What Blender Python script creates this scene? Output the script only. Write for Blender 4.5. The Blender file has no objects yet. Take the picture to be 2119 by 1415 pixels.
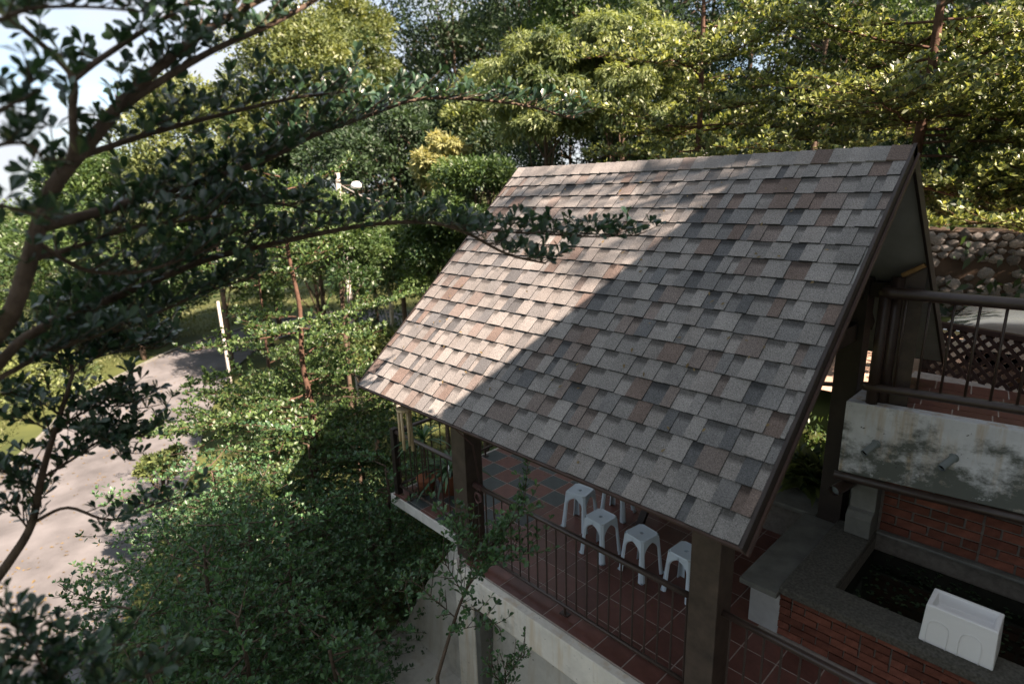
import bpy, math, random
import numpy as np
from mathutils import Vector, Matrix

# ------------------------------------------------------------------ camera, world, sun, exposure
sc = bpy.context.scene
COL = sc.collection
F_PX, CX, CY = 1220.352, 1059.5, 707.5            # photo is 2119 x 1415
CAM = np.array([1.19589463, -2.77530336, 1.90569964])
CR = np.array([[0.69334929, 0.72004778, -0.02824819], [0.16500421, -0.1968012, -0.96645895], [-0.7014559, 0.66543255, -0.25526289]])          # rows: right, down, forward
cam_d = bpy.data.cameras.new('camera'); cam = bpy.data.objects.new('camera', cam_d); COL.objects.link(cam)
cam_d.sensor_width = 36.0; cam_d.lens = F_PX / 2119 * 36.0
cam_d.clip_start = 0.05; cam_d.clip_end = 5000
m = Matrix(((CR[0][0], -CR[1][0], -CR[2][0], CAM[0]), (CR[0][1], -CR[1][1], -CR[2][1], CAM[1]),
            (CR[0][2], -CR[1][2], -CR[2][2], CAM[2]), (0, 0, 0, 1)))
cam.matrix_world = m
cam_d.dof.use_dof = True; cam_d.dof.focus_distance = 5.6; cam_d.dof.aperture_fstop = 1.05
sc.camera = cam

SUN = np.array([0.725, 0.10, 0.685]); SUN /= np.linalg.norm(SUN)     # direction towards the sun
world = bpy.data.worlds.new('World'); sc.world = world; world.use_nodes = True
wn, wl = world.node_tree.nodes, world.node_tree.links
wn.clear()
wo = wn.new('ShaderNodeOutputWorld'); bg = wn.new('ShaderNodeBackground')
sky = wn.new('ShaderNodeTexSky'); sky.sky_type = 'NISHITA'; sky.sun_disc = False
sky.sun_elevation = math.asin(SUN[2]); sky.sun_rotation = math.atan2(SUN[0], SUN[1])
sky.air_density = 1.0; sky.dust_density = 1.5; sky.ozone_density = 1.2
tc = wn.new('ShaderNodeTexCoord'); mp = wn.new('ShaderNodeMapping'); mp.inputs['Scale'].default_value = (2.2, 2.2, 7.0)
cn = wn.new('ShaderNodeTexNoise'); cn.inputs['Scale'].default_value = 1.6; cn.inputs['Detail'].default_value = 7; cn.inputs['Roughness'].default_value = 0.58
cr = wn.new('ShaderNodeValToRGB'); cr.color_ramp.elements[0].position = 0.30; cr.color_ramp.elements[1].position = 0.56
mx = wn.new('ShaderNodeMix'); mx.data_type = 'RGBA'
wl.new(tc.outputs['Generated'], mp.inputs['Vector']); wl.new(mp.outputs['Vector'], cn.inputs['Vector'])
wl.new(cn.outputs['Fac'], cr.inputs['Fac']); wl.new(cr.outputs['Color'], mx.inputs['Factor'])
wl.new(sky.outputs['Color'], mx.inputs['A']); mx.inputs['B'].default_value = (3.3, 3.45, 3.75, 1)
wl.new(mx.outputs['Result'], bg.inputs['Color']); bg.inputs['Strength'].default_value = 0.05
wl.new(bg.outputs['Background'], wo.inputs['Surface'])

sun_d = bpy.data.lights.new('sun', 'SUN'); sun = bpy.data.objects.new('sun', sun_d); COL.objects.link(sun)
sun_d.energy = 5.0; sun_d.angle = math.radians(0.55); sun_d.color = (1.0, 0.79, 0.66)
sun.rotation_euler = Vector(SUN).to_track_quat('Z', 'Y').to_euler(); sun.location = (20, 8, 20)

vs = sc.view_settings
vs.view_transform = 'Standard'; vs.look = 'None'; vs.exposure = 2.5; vs.gamma = 1.0; vs.use_curve_mapping = False
sc.render.engine = 'CYCLES'
sc.cycles.max_bounces = 6; sc.cycles.transparent_max_bounces = 6; sc.cycles.diffuse_bounces = 3

# ------------------------------------------------------------------ helpers
rnd = random.Random(7); RG = np.random.default_rng(11)
def ray(x, y): return CR.T @ np.array([(x - CX) / F_PX, (y - CY) / F_PX, 1.0])
def px(x, y, d): return CAM + ray(x, y) * d                      # photo pixel at a known depth
def pxplane(x, y, ax, v):
    r = ray(x, y); return CAM + r * ((v - CAM[ax]) / r[ax])
def ss(a, b, x):
    t = np.clip((x - a) / (b - a), 0, 1); return t * t * (3 - 2 * t)
def unit(v):
    v = np.asarray(v, float); n = np.linalg.norm(v, axis=-1, keepdims=True); return v / np.maximum(n, 1e-9)

def tag(o, label=None, cat=None, group=None, kind=None):
    if label: o['label'] = label
    if cat: o['category'] = cat
    if group: o['group'] = group
    if kind: o['kind'] = kind
    return o
def empty(name, loc, label=None, cat=None, group=None, parent=None):
    o = bpy.data.objects.new(name, None); COL.objects.link(o); o.location = Vector([float(c) for c in loc]); o.empty_display_size = 0.1
    if parent: attach(o, parent)
    return tag(o, label, cat, group)
def attach(o, parent):
    """parent keeping world place: only pure translations / known matrices are used here"""
    o.parent = parent
    o.matrix_parent_inverse = parent.matrix_basis.inverted()
    return o
def link(name, me, parent=None, mats=()):
    o = bpy.data.objects.new(name, me); COL.objects.link(o)
    for mt in mats: me.materials.append(mt)
    if parent is not None: attach(o, parent)
    return o

class MB:
    def __init__(s): s.v = []; s.f = []; s.m = []; s.c = []
    def add(s, vs_, fs, mi=0, cols=None):
        b = len(s.v); s.v += [tuple(map(float, p)) for p in vs_]
        for f in fs: s.f.append(tuple(b + i for i in f)); s.m.append(mi)
        if cols is not None: s.c += list(cols)
        return s
    def box(s, a, b, mi=0):
        (x0, y0, z0), (x1, y1, z1) = a, b
        return s.add([(x0,y0,z0),(x1,y0,z0),(x1,y1,z0),(x0,y1,z0),(x0,y0,z1),(x1,y0,z1),(x1,y1,z1),(x0,y1,z1)],
                     [(0,3,2,1),(4,5,6,7),(0,1,5,4),(1,2,6,5),(2,3,7,6),(3,0,4,7)], mi)
    def hexa(s, p, mi=0):      # 4 bottom + 4 top points, same winding
        return s.add(p, [(0,3,2,1),(4,5,6,7),(0,1,5,4),(1,2,6,5),(2,3,7,6),(3,0,4,7)], mi)
    def beam(s, a, b, w, h, up=(0,0,1), mi=0):   # rectangular bar from a to b
        a = np.array(a, float); b = np.array(b, float); d = unit(b - a); up = np.array(up, float)
        sd = np.cross(d, up)
        if np.linalg.norm(sd) < 1e-6: sd = np.cross(d, (1, 0, 0))
        sd = unit(sd); u = np.cross(sd, d)
        q = [(-1,-1),(1,-1),(1,1),(-1,1)]
        A = [a + sd*w/2*i + u*h/2*j for i, j in q]; B = [b + sd*w/2*i + u*h/2*j for i, j in q]
        return s.add(A + B, [(0,1,2,3),(7,6,5,4),(0,4,5,1),(1,5,6,2),(2,6,7,3),(3,7,4,0)], mi)
    def tube(s, pts, rad, n=8, mi=0, cap=True):
        pts = np.array(pts, float); k = len(pts)
        rad = np.full(k, rad, float) if np.isscalar(rad) else np.array(rad, float)
        tg = np.gradient(pts, axis=0) if k > 2 else np.repeat((pts[1:] - pts[:1]), 2, axis=0)
        tg = unit(tg); ref = np.array([0, 0, 1.0])
        if abs(tg[0] @ ref) > 0.9: ref = np.array([1.0, 0, 0])
        u = unit(np.cross(tg[0], ref)); vsx = []
        for i in range(k):
            u = unit(u - tg[i] * (u @ tg[i])); w = np.cross(tg[i], u)
            for j in range(n):
                a = 2*math.pi*j/n; vsx.append(pts[i] + rad[i]*(math.cos(a)*u + math.sin(a)*w))
        fs = [(i*n+j, i*n+(j+1) % n, (i+1)*n+(j+1) % n, (i+1)*n+j) for i in range(k-1) for j in range(n)]
        if cap: fs += [tuple(range(n))[::-1], tuple((k-1)*n + j for j in range(n))]
        return s.add(vsx, fs, mi)
    def lathe(s, prof, c=(0,0,0), n=20, mi=0):   # prof: (r,z)
        vsx = [(c[0]+r*math.cos(2*math.pi*j/n), c[1]+r*math.sin(2*math.pi*j/n), c[2]+z) for r, z in prof for j in range(n)]
        return s.add(vsx, [(i*n+j, i*n+(j+1) % n, (i+1)*n+(j+1) % n, (i+1)*n+j) for i in range(len(prof)-1) for j in range(n)], mi)
    def mesh(s, name, smooth=False):
        me = bpy.data.meshes.new(name); me.from_pydata(s.v, [], s.f); me.update()
        if any(s.m): me.polygons.foreach_set('material_index', s.m)
        if smooth: me.polygons.foreach_set('use_smooth', [True]*len(s.f))
        if s.c:
            ca = me.color_attributes.new('Col', 'FLOAT_COLOR', 'POINT')
            ca.data.foreach_set('color', [x for c in s.c for x in (c[0], c[1], c[2], 1.0)])
        return me
    def build(s, name, mats, parent=None, smooth=False, bevel=0):
        if not isinstance(mats, (list, tuple)): mats = [mats]
        o = link(name, s.mesh(name, smooth), parent, mats)
        if bevel:
            b = o.modifiers.new('bevel', 'BEVEL'); b.width = bevel; b.segments = 2; b.limit_method = 'ANGLE'
        return o

def spl(pts, n=6):          # Catmull-Rom through the points
    P = np.array(pts, float); P = np.vstack([2*P[0]-P[1], P, 2*P[-1]-P[-2]]); out = []
    for i in range(1, len(P)-2):
        for k in range(n):
            t = k/n; a, b, c, d = P[i-1:i+3]
            out.append(0.5*((2*b)+(-a+c)*t+(2*a-5*b+4*c-d)*t*t+(-a+3*b-3*c+d)*t**3))
    out.append(P[-2]); return np.array(out)

# ------------------------------------------------------------------ materials
def mat(name, col, rough=0.8, var=0.25, scale=6.0, bump=0.0, bscale=40.0, spec=0.3, col2=None, objrnd=0.0, metal=0.0, coat=0.0):
    mt = bpy.data.materials.new(name); mt.use_nodes = True; nt = mt.node_tree; n, l = nt.nodes, nt.links
    b = n['Principled BSDF']; b.inputs['Roughness'].default_value = rough; b.inputs['Specular IOR Level'].default_value = spec
    b.inputs['Metallic'].default_value = metal; b.inputs['Coat Weight'].default_value = coat
    t = n.new('ShaderNodeTexCoord'); nz = n.new('ShaderNodeTexNoise'); nz.inputs['Scale'].default_value = scale; nz.inputs['Detail'].default_value = 6; nz.inputs['Roughness'].default_value = 0.6
    l.new(t.outputs['Object'], nz.inputs['Vector'])
    rp = n.new('ShaderNodeValToRGB'); rp.color_ramp.elements[0].position = 0.3; rp.color_ramp.elements[1].position = 0.7
    c = np.array(col[:3]); c2 = np.array(col2[:3]) if col2 is not None else c*(1+var); c1 = c*(1-var) if col2 is None else c
    rp.color_ramp.elements[0].color = (*[float(x) for x in c1], 1); rp.color_ramp.elements[1].color = (*[float(x) for x in c2], 1)
    l.new(nz.outputs['Fac'], rp.inputs['Fac']); out = rp.outputs['Color']
    if objrnd:
        oi = n.new('ShaderNodeObjectInfo'); mr = n.new('ShaderNodeMapRange'); mr.inputs['To Min'].default_value = 1-objrnd; mr.inputs['To Max'].default_value = 1+objrnd
        l.new(oi.outputs['Random'], mr.inputs['Value']); hv = n.new('ShaderNodeHueSaturation'); l.new(out, hv.inputs['Color']); l.new(mr.outputs['Result'], hv.inputs['Value']); out = hv.outputs['Color']
    l.new(out, b.inputs['Base Color'])
    if bump:
        n2 = n.new('ShaderNodeTexNoise'); n2.inputs['Scale'].default_value = bscale; n2.inputs['Detail'].default_value = 4; l.new(t.outputs['Object'], n2.inputs['Vector'])
        bp = n.new('ShaderNodeBump'); bp.inputs['Strength'].default_value = bump; bp.inputs['Distance'].default_value = 0.01
        l.new(n2.outputs['Fac'], bp.inputs['Height']); l.new(bp.outputs['Normal'], b.inputs['Normal'])
    return mt

def leaf_mat(name, c_dark, c_light, rough=0.42, trans=0.35, tcol=None, spec=0.45):
    mt = bpy.data.materials.new(name); mt.use_nodes = True; nt = mt.node_tree; n, l = nt.nodes, nt.links
    b = n['Principled BSDF']; b.inputs['Roughness'].default_value = rough; b.inputs['Specular IOR Level'].default_value = spec
    at = n.new('ShaderNodeAttribute'); at.attribute_name = 'rnd'
    rp = n.new('ShaderNodeValToRGB'); rp.color_ramp.elements[0].color = (*c_dark, 1); rp.color_ramp.elements[1].color = (*c_light, 1)
    l.new(at.outputs['Fac'], rp.inputs['Fac']); l.new(rp.outputs['Color'], b.inputs['Base Color'])
    tr = n.new('ShaderNodeBsdfTranslucent'); mxs = n.new('ShaderNodeMixShader'); mxs.inputs['Fac'].default_value = trans
    hs = n.new('ShaderNodeMix'); hs.data_type = 'RGBA'; hs.blend_type = 'MULTIPLY'; hs.inputs['Factor'].default_value = 1.0
    l.new(rp.outputs['Color'], hs.inputs['A']); hs.inputs['B'].default_value = (*(tcol or (2.3, 2.1, 0.9)), 1)
    l.new(hs.outputs['Result'], tr.inputs['Color'])
    l.new(b.outputs['BSDF'], mxs.inputs[1]); l.new(tr.outputs['BSDF'], mxs.inputs[2]); l.new(mxs.outputs['Shader'], n['Material Output'].inputs['Surface'])
    return mt

def shingle_mat():
    mt = bpy.data.materials.new('shingle_granules'); mt.use_nodes = True; n, l = mt.node_tree.nodes, mt.node_tree.links
    b = n['Principled BSDF']; b.inputs['Roughness'].default_value = 0.95; b.inputs['Specular IOR Level'].default_value = 0.15
    t = n.new('ShaderNodeTexCoord'); at = n.new('ShaderNodeAttribute'); at.attribute_name = 'Col'
    nz = n.new('ShaderNodeTexNoise'); nz.inputs['Scale'].default_value = 210; nz.inputs['Detail'].default_value = 3; l.new(t.outputs['Object'], nz.inputs['Vector'])
    mr = n.new('ShaderNodeMapRange'); mr.inputs['From Min'].default_value = 0.3; mr.inputs['From Max'].default_value = 0.7; mr.inputs['To Min'].default_value = 0.3; mr.inputs['To Max'].default_value = 1.8
    l.new(nz.outputs['Fac'], mr.inputs['Value'])
    n3 = n.new('ShaderNodeTexNoise'); n3.inputs['Scale'].default_value = 2.5; n3.inputs['Detail'].default_value = 5; l.new(t.outputs['Object'], n3.inputs['Vector'])
    m3 = n.new('ShaderNodeMapRange'); m3.inputs['To Min'].default_value = 0.62; m3.inputs['To Max'].default_value = 1.38; l.new(n3.outputs['Fac'], m3.inputs['Value'])
    mm = n.new('ShaderNodeMath'); mm.operation = 'MULTIPLY'; l.new(mr.outputs['Result'], mm.inputs[0]); l.new(m3.outputs['Result'], mm.inputs[1])
    mxx = n.new('ShaderNodeVectorMath'); mxx.operation = 'SCALE'; l.new(at.outputs['Color'], mxx.inputs[0]); l.new(mm.outputs['Value'], mxx.inputs['Scale'])
    l.new(mxx.outputs['Vector'], b.inputs['Base Color'])
    bp = n.new('ShaderNodeBump'); bp.inputs['Strength'].default_value = 0.5; bp.inputs['Distance'].default_value = 0.003; l.new(nz.outputs['Fac'], bp.inputs['Height']); l.new(bp.outputs['Normal'], b.inputs['Normal'])
    return mt

def stained_mat(name, base, mould, rust, lo, hi, ax_scale=(2.2, 2.2, 3.0), band=None):
    """whitewashed concrete with dark mould patches, rust runs and flaked spots"""
    mt = bpy.data.materials.new(name); mt.use_nodes = True; n, l = mt.node_tree.nodes, mt.node_tree.links
    b = n['Principled BSDF']; b.inputs['Roughness'].default_value = 0.9; b.inputs['Specular IOR Level'].default_value = 0.2
    t = n.new('ShaderNodeTexCoord')
    def noise(scale, vec, det=8, ro=0.65):
        q = n.new('ShaderNodeTexNoise'); q.inputs['Scale'].default_value = scale; q.inputs['Detail'].default_value = det; q.inputs['Roughness'].default_value = ro
        l.new(vec, q.inputs['Vector']); return q.outputs['Fac']
    def ramp(fac, a, bb, ca, cb):
        r = n.new('ShaderNodeValToRGB'); r.color_ramp.elements[0].position = a; r.color_ramp.elements[1].position = bb
        r.color_ramp.elements[0].color = (*ca, 1); r.color_ramp.elements[1].color = (*cb, 1); l.new(fac, r.inputs['Fac']); return r.outputs['Color']
    def mixc(f, a, bb):
        q = n.new('ShaderNodeMix'); q.data_type = 'RGBA'; l.new(f, q.inputs['Factor'])
        for s_, v in (('A', a), ('B', bb)):
            if isinstance(v, tuple): q.inputs[s_].default_value = (*v, 1)
            else: l.new(v, q.inputs[s_])
        return q.outputs['Result']
    mp_ = n.new('ShaderNodeMapping'); mp_.inputs['Scale'].default_value = ax_scale; l.new(t.outputs['Object'], mp_.inputs['Vector'])
    ms = n.new('ShaderNodeMapping'); ms.inputs['Scale'].default_value = (7, 7, 0.7); l.new(t.outputs['Object'], ms.inputs['Vector'])
    c = ramp(noise(5, t.outputs['Object']), 0.35, 0.65, tuple(x*0.82 for x in base), base)
    c = mixc(ramp(noise(1.0, ms.outputs['Vector'], 4), 0.5, 0.68, (0, 0, 0), (1, 1, 1)), c, rust)
    mf = noise(band[2] if band else 1.1, mp_.outputs['Vector'], 10, 0.70)
    if band:
        sx_ = n.new('ShaderNodeSeparateXYZ'); l.new(t.outputs['Object'], sx_.inputs[0])
        rg = n.new('ShaderNodeMapRange'); rg.inputs['From Min'].default_value = band[0]; rg.inputs['From Max'].default_value = band[1]; rg.inputs['To Min'].default_value = .10; rg.inputs['To Max'].default_value = -.12; l.new(sx_.outputs['Z'], rg.inputs['Value'])
        ad = n.new('ShaderNodeMath'); ad.operation = 'ADD'; l.new(mf, ad.inputs[0]); l.new(rg.outputs['Result'], ad.inputs[1]); mf = ad.outputs['Value']
    c = mixc(ramp(mf, lo, hi, (0, 0, 0), (1, 1, 1)), c, mould)
    c = mixc(ramp(noise(2.6, mp_.outputs['Vector'], 9, 0.75), 0.60, 0.66, (0, 0, 0), (1, 1, 1)), c, tuple(x*0.75 for x in base))
    c = mixc(ramp(noise(14, t.outputs['Object'], 6, 0.7), 0.66, 0.70, (0, 0, 0), (1, 1, 1)), c, tuple(x*0.5 for x in mould))
    l.new(c, b.inputs['Base Color'])
    bp = n.new('ShaderNodeBump'); bp.inputs['Strength'].default_value = 0.35; bp.inputs['Distance'].default_value = 0.01
    l.new(noise(22, t.outputs['Object']), bp.inputs['Height']); l.new(bp.outputs['Normal'], b.inputs['Normal'])
    return mt

M = {}
M['shingle'] = shingle_mat()
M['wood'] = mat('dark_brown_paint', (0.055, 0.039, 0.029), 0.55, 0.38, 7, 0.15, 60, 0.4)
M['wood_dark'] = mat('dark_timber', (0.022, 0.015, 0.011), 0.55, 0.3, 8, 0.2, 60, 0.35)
M['metal'] = mat('brown_painted_metal', (0.042, 0.027, 0.021), 0.40, 0.2, 12, 0.06, 90, 0.5)
M['fascia'] = mat('brown_fascia_metal', (0.055, 0.030, 0.021), 0.5, 0.2, 6, 0.05, 50, 0.4)
M['ceiling'] = mat('white_ceiling_board', (0.24, 0.24, 0.225), 0.85, 0.1, 4)
M['tile_red'] = mat('terracotta_tile', (0.120, 0.050, 0.038), 0.42, 0.2, 9, 0.08, 30, 0.45, objrnd=0.22)
M['tile_dark'] = mat('slate_green_tile', (0.045, 0.056, 0.056), 0.45, 0.2, 9, 0.08, 30, 0.45, objrnd=0.2)
M['grout'] = mat('pale_grout', (0.34, 0.295, 0.26), 0.9, 0.2, 20)
M['white_edge'] = mat('whitewashed_edge', (0.62, 0.60, 0.54), 0.85, 0.15, 5, 0.2, 30, 0.2)
M['beam'] = stained_mat('weathered_beam', (0.74, 0.70, 0.61), (0.30, 0.29, 0.24), (0.58, 0.48, 0.34), 0.56, 0.76)
M['apron'] = stained_mat('grey_apron_concrete', (0.56, 0.54, 0.48), (0.22, 0.21, 0.18), (0.45, 0.41, 0.34), 0.50, 0.70, (0.9, 0.9, 0.9))
M['parapet'] = stained_mat('mouldy_whitewash', (0.66, 0.68, 0.70), (0.12, 0.13, 0.118), (0.46, 0.36, 0.24), 0.435, 0.56, band=(-.80, -.20, 1.0))
M['concrete'] = mat('grey_concrete', (0.135, 0.135, 0.12), 0.85, 0.25, 5, 0.3, 40, 0.25)
M['concrete_rough'] = mat('rough_exposed_concrete', (0.13, 0.125, 0.105), 0.95, 0.0, 45, 0.7, 60, 0.2, col2=(0.045, 0.042, 0.036))
M['plaster'] = mat('grey_plaster', (0.33, 0.33, 0.32), 0.85, 0.18, 4, 0.2, 30, 0.2)
M['brick'] = mat('orange_red_brick', (0.140, 0.052, 0.034), 0.9, 0.3, 14, 0.5, 50, 0.2, objrnd=0.35)
M['mortar'] = mat('dark_mortar', (0.15, 0.135, 0.115), 0.95, 0.25, 20, 0.4, 60, 0.15)
M['plastic'] = mat('pale_blue_grey_plastic', (0.56, 0.645, 0.71), 0.32, 0.03, 3, 0, 40, 0.5)
M['plastic_white'] = mat('white_plastic', (0.80, 0.80, 0.79), 0.4, 0.04, 3, 0, 40, 0.5)
M['pvc'] = mat('grey_pvc', (0.20, 0.23, 0.23), 0.45, 0.1, 8)
M['dark'] = mat('black_inner_shade', (0.006, 0.006, 0.006), 0.9, 0.1, 4)  # flat black standing in for the shade inside pipes and holes
M['water'] = mat('dark_pond_water', (0.006, 0.008, 0.005), 0.06, 0.4, 3, 0.04, 10, 0.5)
M['bark'] = mat('grey_brown_bark', (0.085, 0.062, 0.045), 0.9, 0.4, 18, 0.7, 60, 0.15)
M['bark_red'] = mat('reddish_bark', (0.080, 0.048, 0.033), 0.9, 0.35, 12, 0.6, 50, 0.15)
M['bark_pale'] = mat('pale_trunk', (0.42, 0.38, 0.32), 0.9, 0.25, 10, 0.4, 50, 0.15)
M['asphalt'] = mat('worn_pale_asphalt', (0.098, 0.096, 0.096), 0.92, 0.38, 0.7, 0.3, 30, 0.25)
M['soil'] = mat('grassy_soil', (0.028, 0.040, 0.013), 0.95, 0.0, 0.35, 0.5, 6, 0.15, col2=(0.075, 0.085, 0.025))
M['stone'] = mat('rubble_stone', (0.13, 0.122, 0.11), 0.9, 0.35, 6, 0.5, 30, 0.2, objrnd=0.45)
M['earth'] = mat('brown_earth', (0.045, 0.032, 0.022), 0.95, 0.35, 3, 0.5, 20, 0.15)
M['pale_drive'] = mat('pale_driveway', (0.34, 0.24, 0.18), 0.9, 0.25, 2, 0.3, 30, 0.2)
M['bamboo'] = mat('dry_bamboo', (0.46, 0.36, 0.22), 0.6, 0.2, 14)
M['terracotta'] = mat('terracotta_pot', (0.24, 0.085, 0.04), 0.8, 0.2, 8)
M['rope'] = mat('purple_brown_rope', (0.11, 0.06, 0.055), 0.9, 0.3, 60)
M['gold_wood'] = mat('varnished_rail', (0.26, 0.15, 0.055), 0.45, 0.25, 10)
M['car'] = mat('grey_blue_car_paint', (0.10, 0.12, 0.13), 0.25, 0.05, 2, 0, 40, 0.5, coat=0.8)
M['glass'] = mat('dark_car_glass', (0.02, 0.025, 0.025), 0.05, 0.05, 2, 0, 40, 0.6)
M['rubber'] = mat('tyre_rubber', (0.015, 0.015, 0.015), 0.8, 0.2, 8)
M['chrome'] = mat('bright_trim', (0.6, 0.62, 0.62), 0.2, 0.05, 3, metal=1.0)
M['yellow_box'] = mat('cream_yellow_panel', (0.42, 0.36, 0.17), 0.6, 0.1, 6)
M['pole'] = mat('pale_concrete_pole', (0.32, 0.30, 0.27), 0.8, 0.15, 6)
M['lattice'] = mat('red_brown_lattice', (0.030, 0.014, 0.010), 0.6, 0.3, 12)
M['wall_house'] = mat('cream_house_wall', (0.55, 0.52, 0.46), 0.85, 0.1, 2, 0.1, 30)
M['roof_house'] = mat('brown_house_roof', (0.13, 0.09, 0.07), 0.9, 0.3, 3, 0.3, 12)
M['litter'] = mat('fallen_leaves', (0.12, 0.085, 0.035), 0.8, 0.4, 10)

L_SHADE = leaf_mat('leaf_shaded_green', (0.020, 0.056, 0.026), (0.085, 0.170, 0.066), 0.42, 0.24, None, 0.5)  # leaf tone for plants in shade, the shade partly in the colour
L_NEAR = leaf_mat('leaf_close_dark', (0.012, 0.032, 0.020), (0.042, 0.085, 0.045), 0.30, 0.18, None, 0.6)  # darker copy so the close leaves read as shaded silhouettes
L_MID = leaf_mat('leaf_mid_green', (0.010, 0.034, 0.013), (0.090, 0.140, 0.040), 0.45, 0.28, (2.0, 1.9, .9))
L_LIT = leaf_mat('leaf_sunlit_green', (0.010, 0.030, 0.012), (0.215, 0.250, 0.082), 0.42, 0.30, (1.9, 1.8, .9), 0.5)  # sunlit copy; its dark end imitates shaded gaps between leaves
L_OLIVE = leaf_mat('leaf_olive', (0.016, 0.040, 0.014), (0.150, 0.180, 0.058), 0.5, 0.30, (1.9, 1.7, .9))
L_FEATHER = leaf_mat('leaf_pale_feathery', (0.018, 0.046, 0.018), (0.205, 0.245, 0.088), 0.5, 0.32, (1.8, 1.7, .9))
L_DARK = leaf_mat('leaf_forest_shade', (0.006, 0.019, 0.010), (0.036, 0.068, 0.026), 0.55, 0.2)  # dark leaf colour stands in for the shade within the wood
L_YELLOW = leaf_mat('leaf_yellow_shoots', (0.10, 0.13, 0.045), (0.34, 0.34, 0.15), 0.5, 0.4, (1.6, 1.4, 0.8))
L_GRASS = leaf_mat('grass_blades', (0.040, 0.058, 0.018), (0.15, 0.155, 0.055), 0.6, 0.3, (1.6, 1.5, .9))

# ------------------------------------------------------------------ leaves and branches
def leaf_mesh(name, base, dr, nr, ln, wd, mt, kind='lo', rv=None):
    """one mesh of many leaves: base point, direction, face normal, length, width (arrays)"""
    N = len(base); dr = unit(dr); sd = unit(np.cross(dr, nr)); up = np.cross(sd, dr)
    ln = np.broadcast_to(np.asarray(ln, float), (N,))[:, None]; wd = np.broadcast_to(np.asarray(wd, float), (N,))[:, None]
    if kind == 'lo':
        P = [(0, 0, 0), (.62, -.5, .10), (1, 0, -.02), (.62, .5, .10)]; Fc = [(0, 1, 2), (0, 2, 3)]
    elif kind == 'narrow':
        P = [(0, 0, 0), (.45, -.5, .06), (1, 0, -.18), (.45, .5, .06)]; Fc = [(0, 1, 2), (0, 2, 3)]
    else:   # obovate, folded along the midrib, rounded tip
        P = [(0, 0, 0), (.36, 0, -.02), (.72, 0, -.03), (1, 0, -.10),
             (.34, -.20, .05), (.70, -.49, .09), (.93, -.31, .0),
             (.34, .20, .05), (.70, .49, .09), (.93, .31, .0)]
        Fc = [(0, 4, 1), (4, 5, 2, 1), (5, 6, 3, 2), (0, 1, 7), (1, 2, 8, 7), (2, 3, 9, 8)]
    k = len(P); V = np.empty((N, k, 3))
    for i, (a, b, c) in enumerate(P): V[:, i] = base + dr*ln*a + sd*wd*b + up*wd*c
    idx = []; tot = []
    for f in Fc: tot.append(len(f)); idx += f
    idx = np.array(idx); LI = (np.arange(N)[:, None]*k + idx[None, :]).ravel()
    tots = np.tile(np.array(tot), N); st = np.concatenate([[0], np.cumsum(tots)[:-1]])
    me = bpy.data.meshes.new(name); me.vertices.add(N*k); me.vertices.foreach_set('co', V.ravel())
    me.loops.add(len(LI)); me.loops.foreach_set('vertex_index', LI.astype(np.int32))
    me.polygons.add(len(tots)); me.polygons.foreach_set('loop_start', st.astype(np.int32)); me.polygons.foreach_set('loop_total', tots.astype(np.int32))
    if kind == 'hi': me.polygons.foreach_set('use_smooth', np.ones(len(tots), bool))
    me.update(calc_edges=True)
    at = me.attributes.new('rnd', 'FLOAT', 'POINT')
    if rv is None: rv = RG.random(N)
    at.data.foreach_set('value', np.repeat(rv, k).astype(np.float32))
    me.materials.append(mt); return me

def rosettes(pts, axes, k, spread, ln, wd, lnv=0.3):
    """k leaves fanned round each axis"""
    pts = np.asarray(pts); axes = unit(axes); n = len(pts)
    B = np.repeat(pts, k, 0); A = np.repeat(axes, k, 0)
    rr = unit(RG.normal(size=(n*k, 3))); rr = unit(rr - A*(rr*A).sum(1, keepdims=True))
    s = (spread*(0.5 + 0.6*RG.random(n*k)))[:, None]
    D = unit(A*np.cos(s) + rr*np.sin(s)); NR = unit(A*np.sin(s) - rr*np.cos(s)) * -1.0
    NR = unit(-NR + 0.25*RG.normal(size=(n*k, 3)))
    L = ln*(1 - lnv + 2*lnv*RG.random(n*k)); W = wd*(L/ln)
    return B + D*0.004, D, NR, L, W

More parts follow.
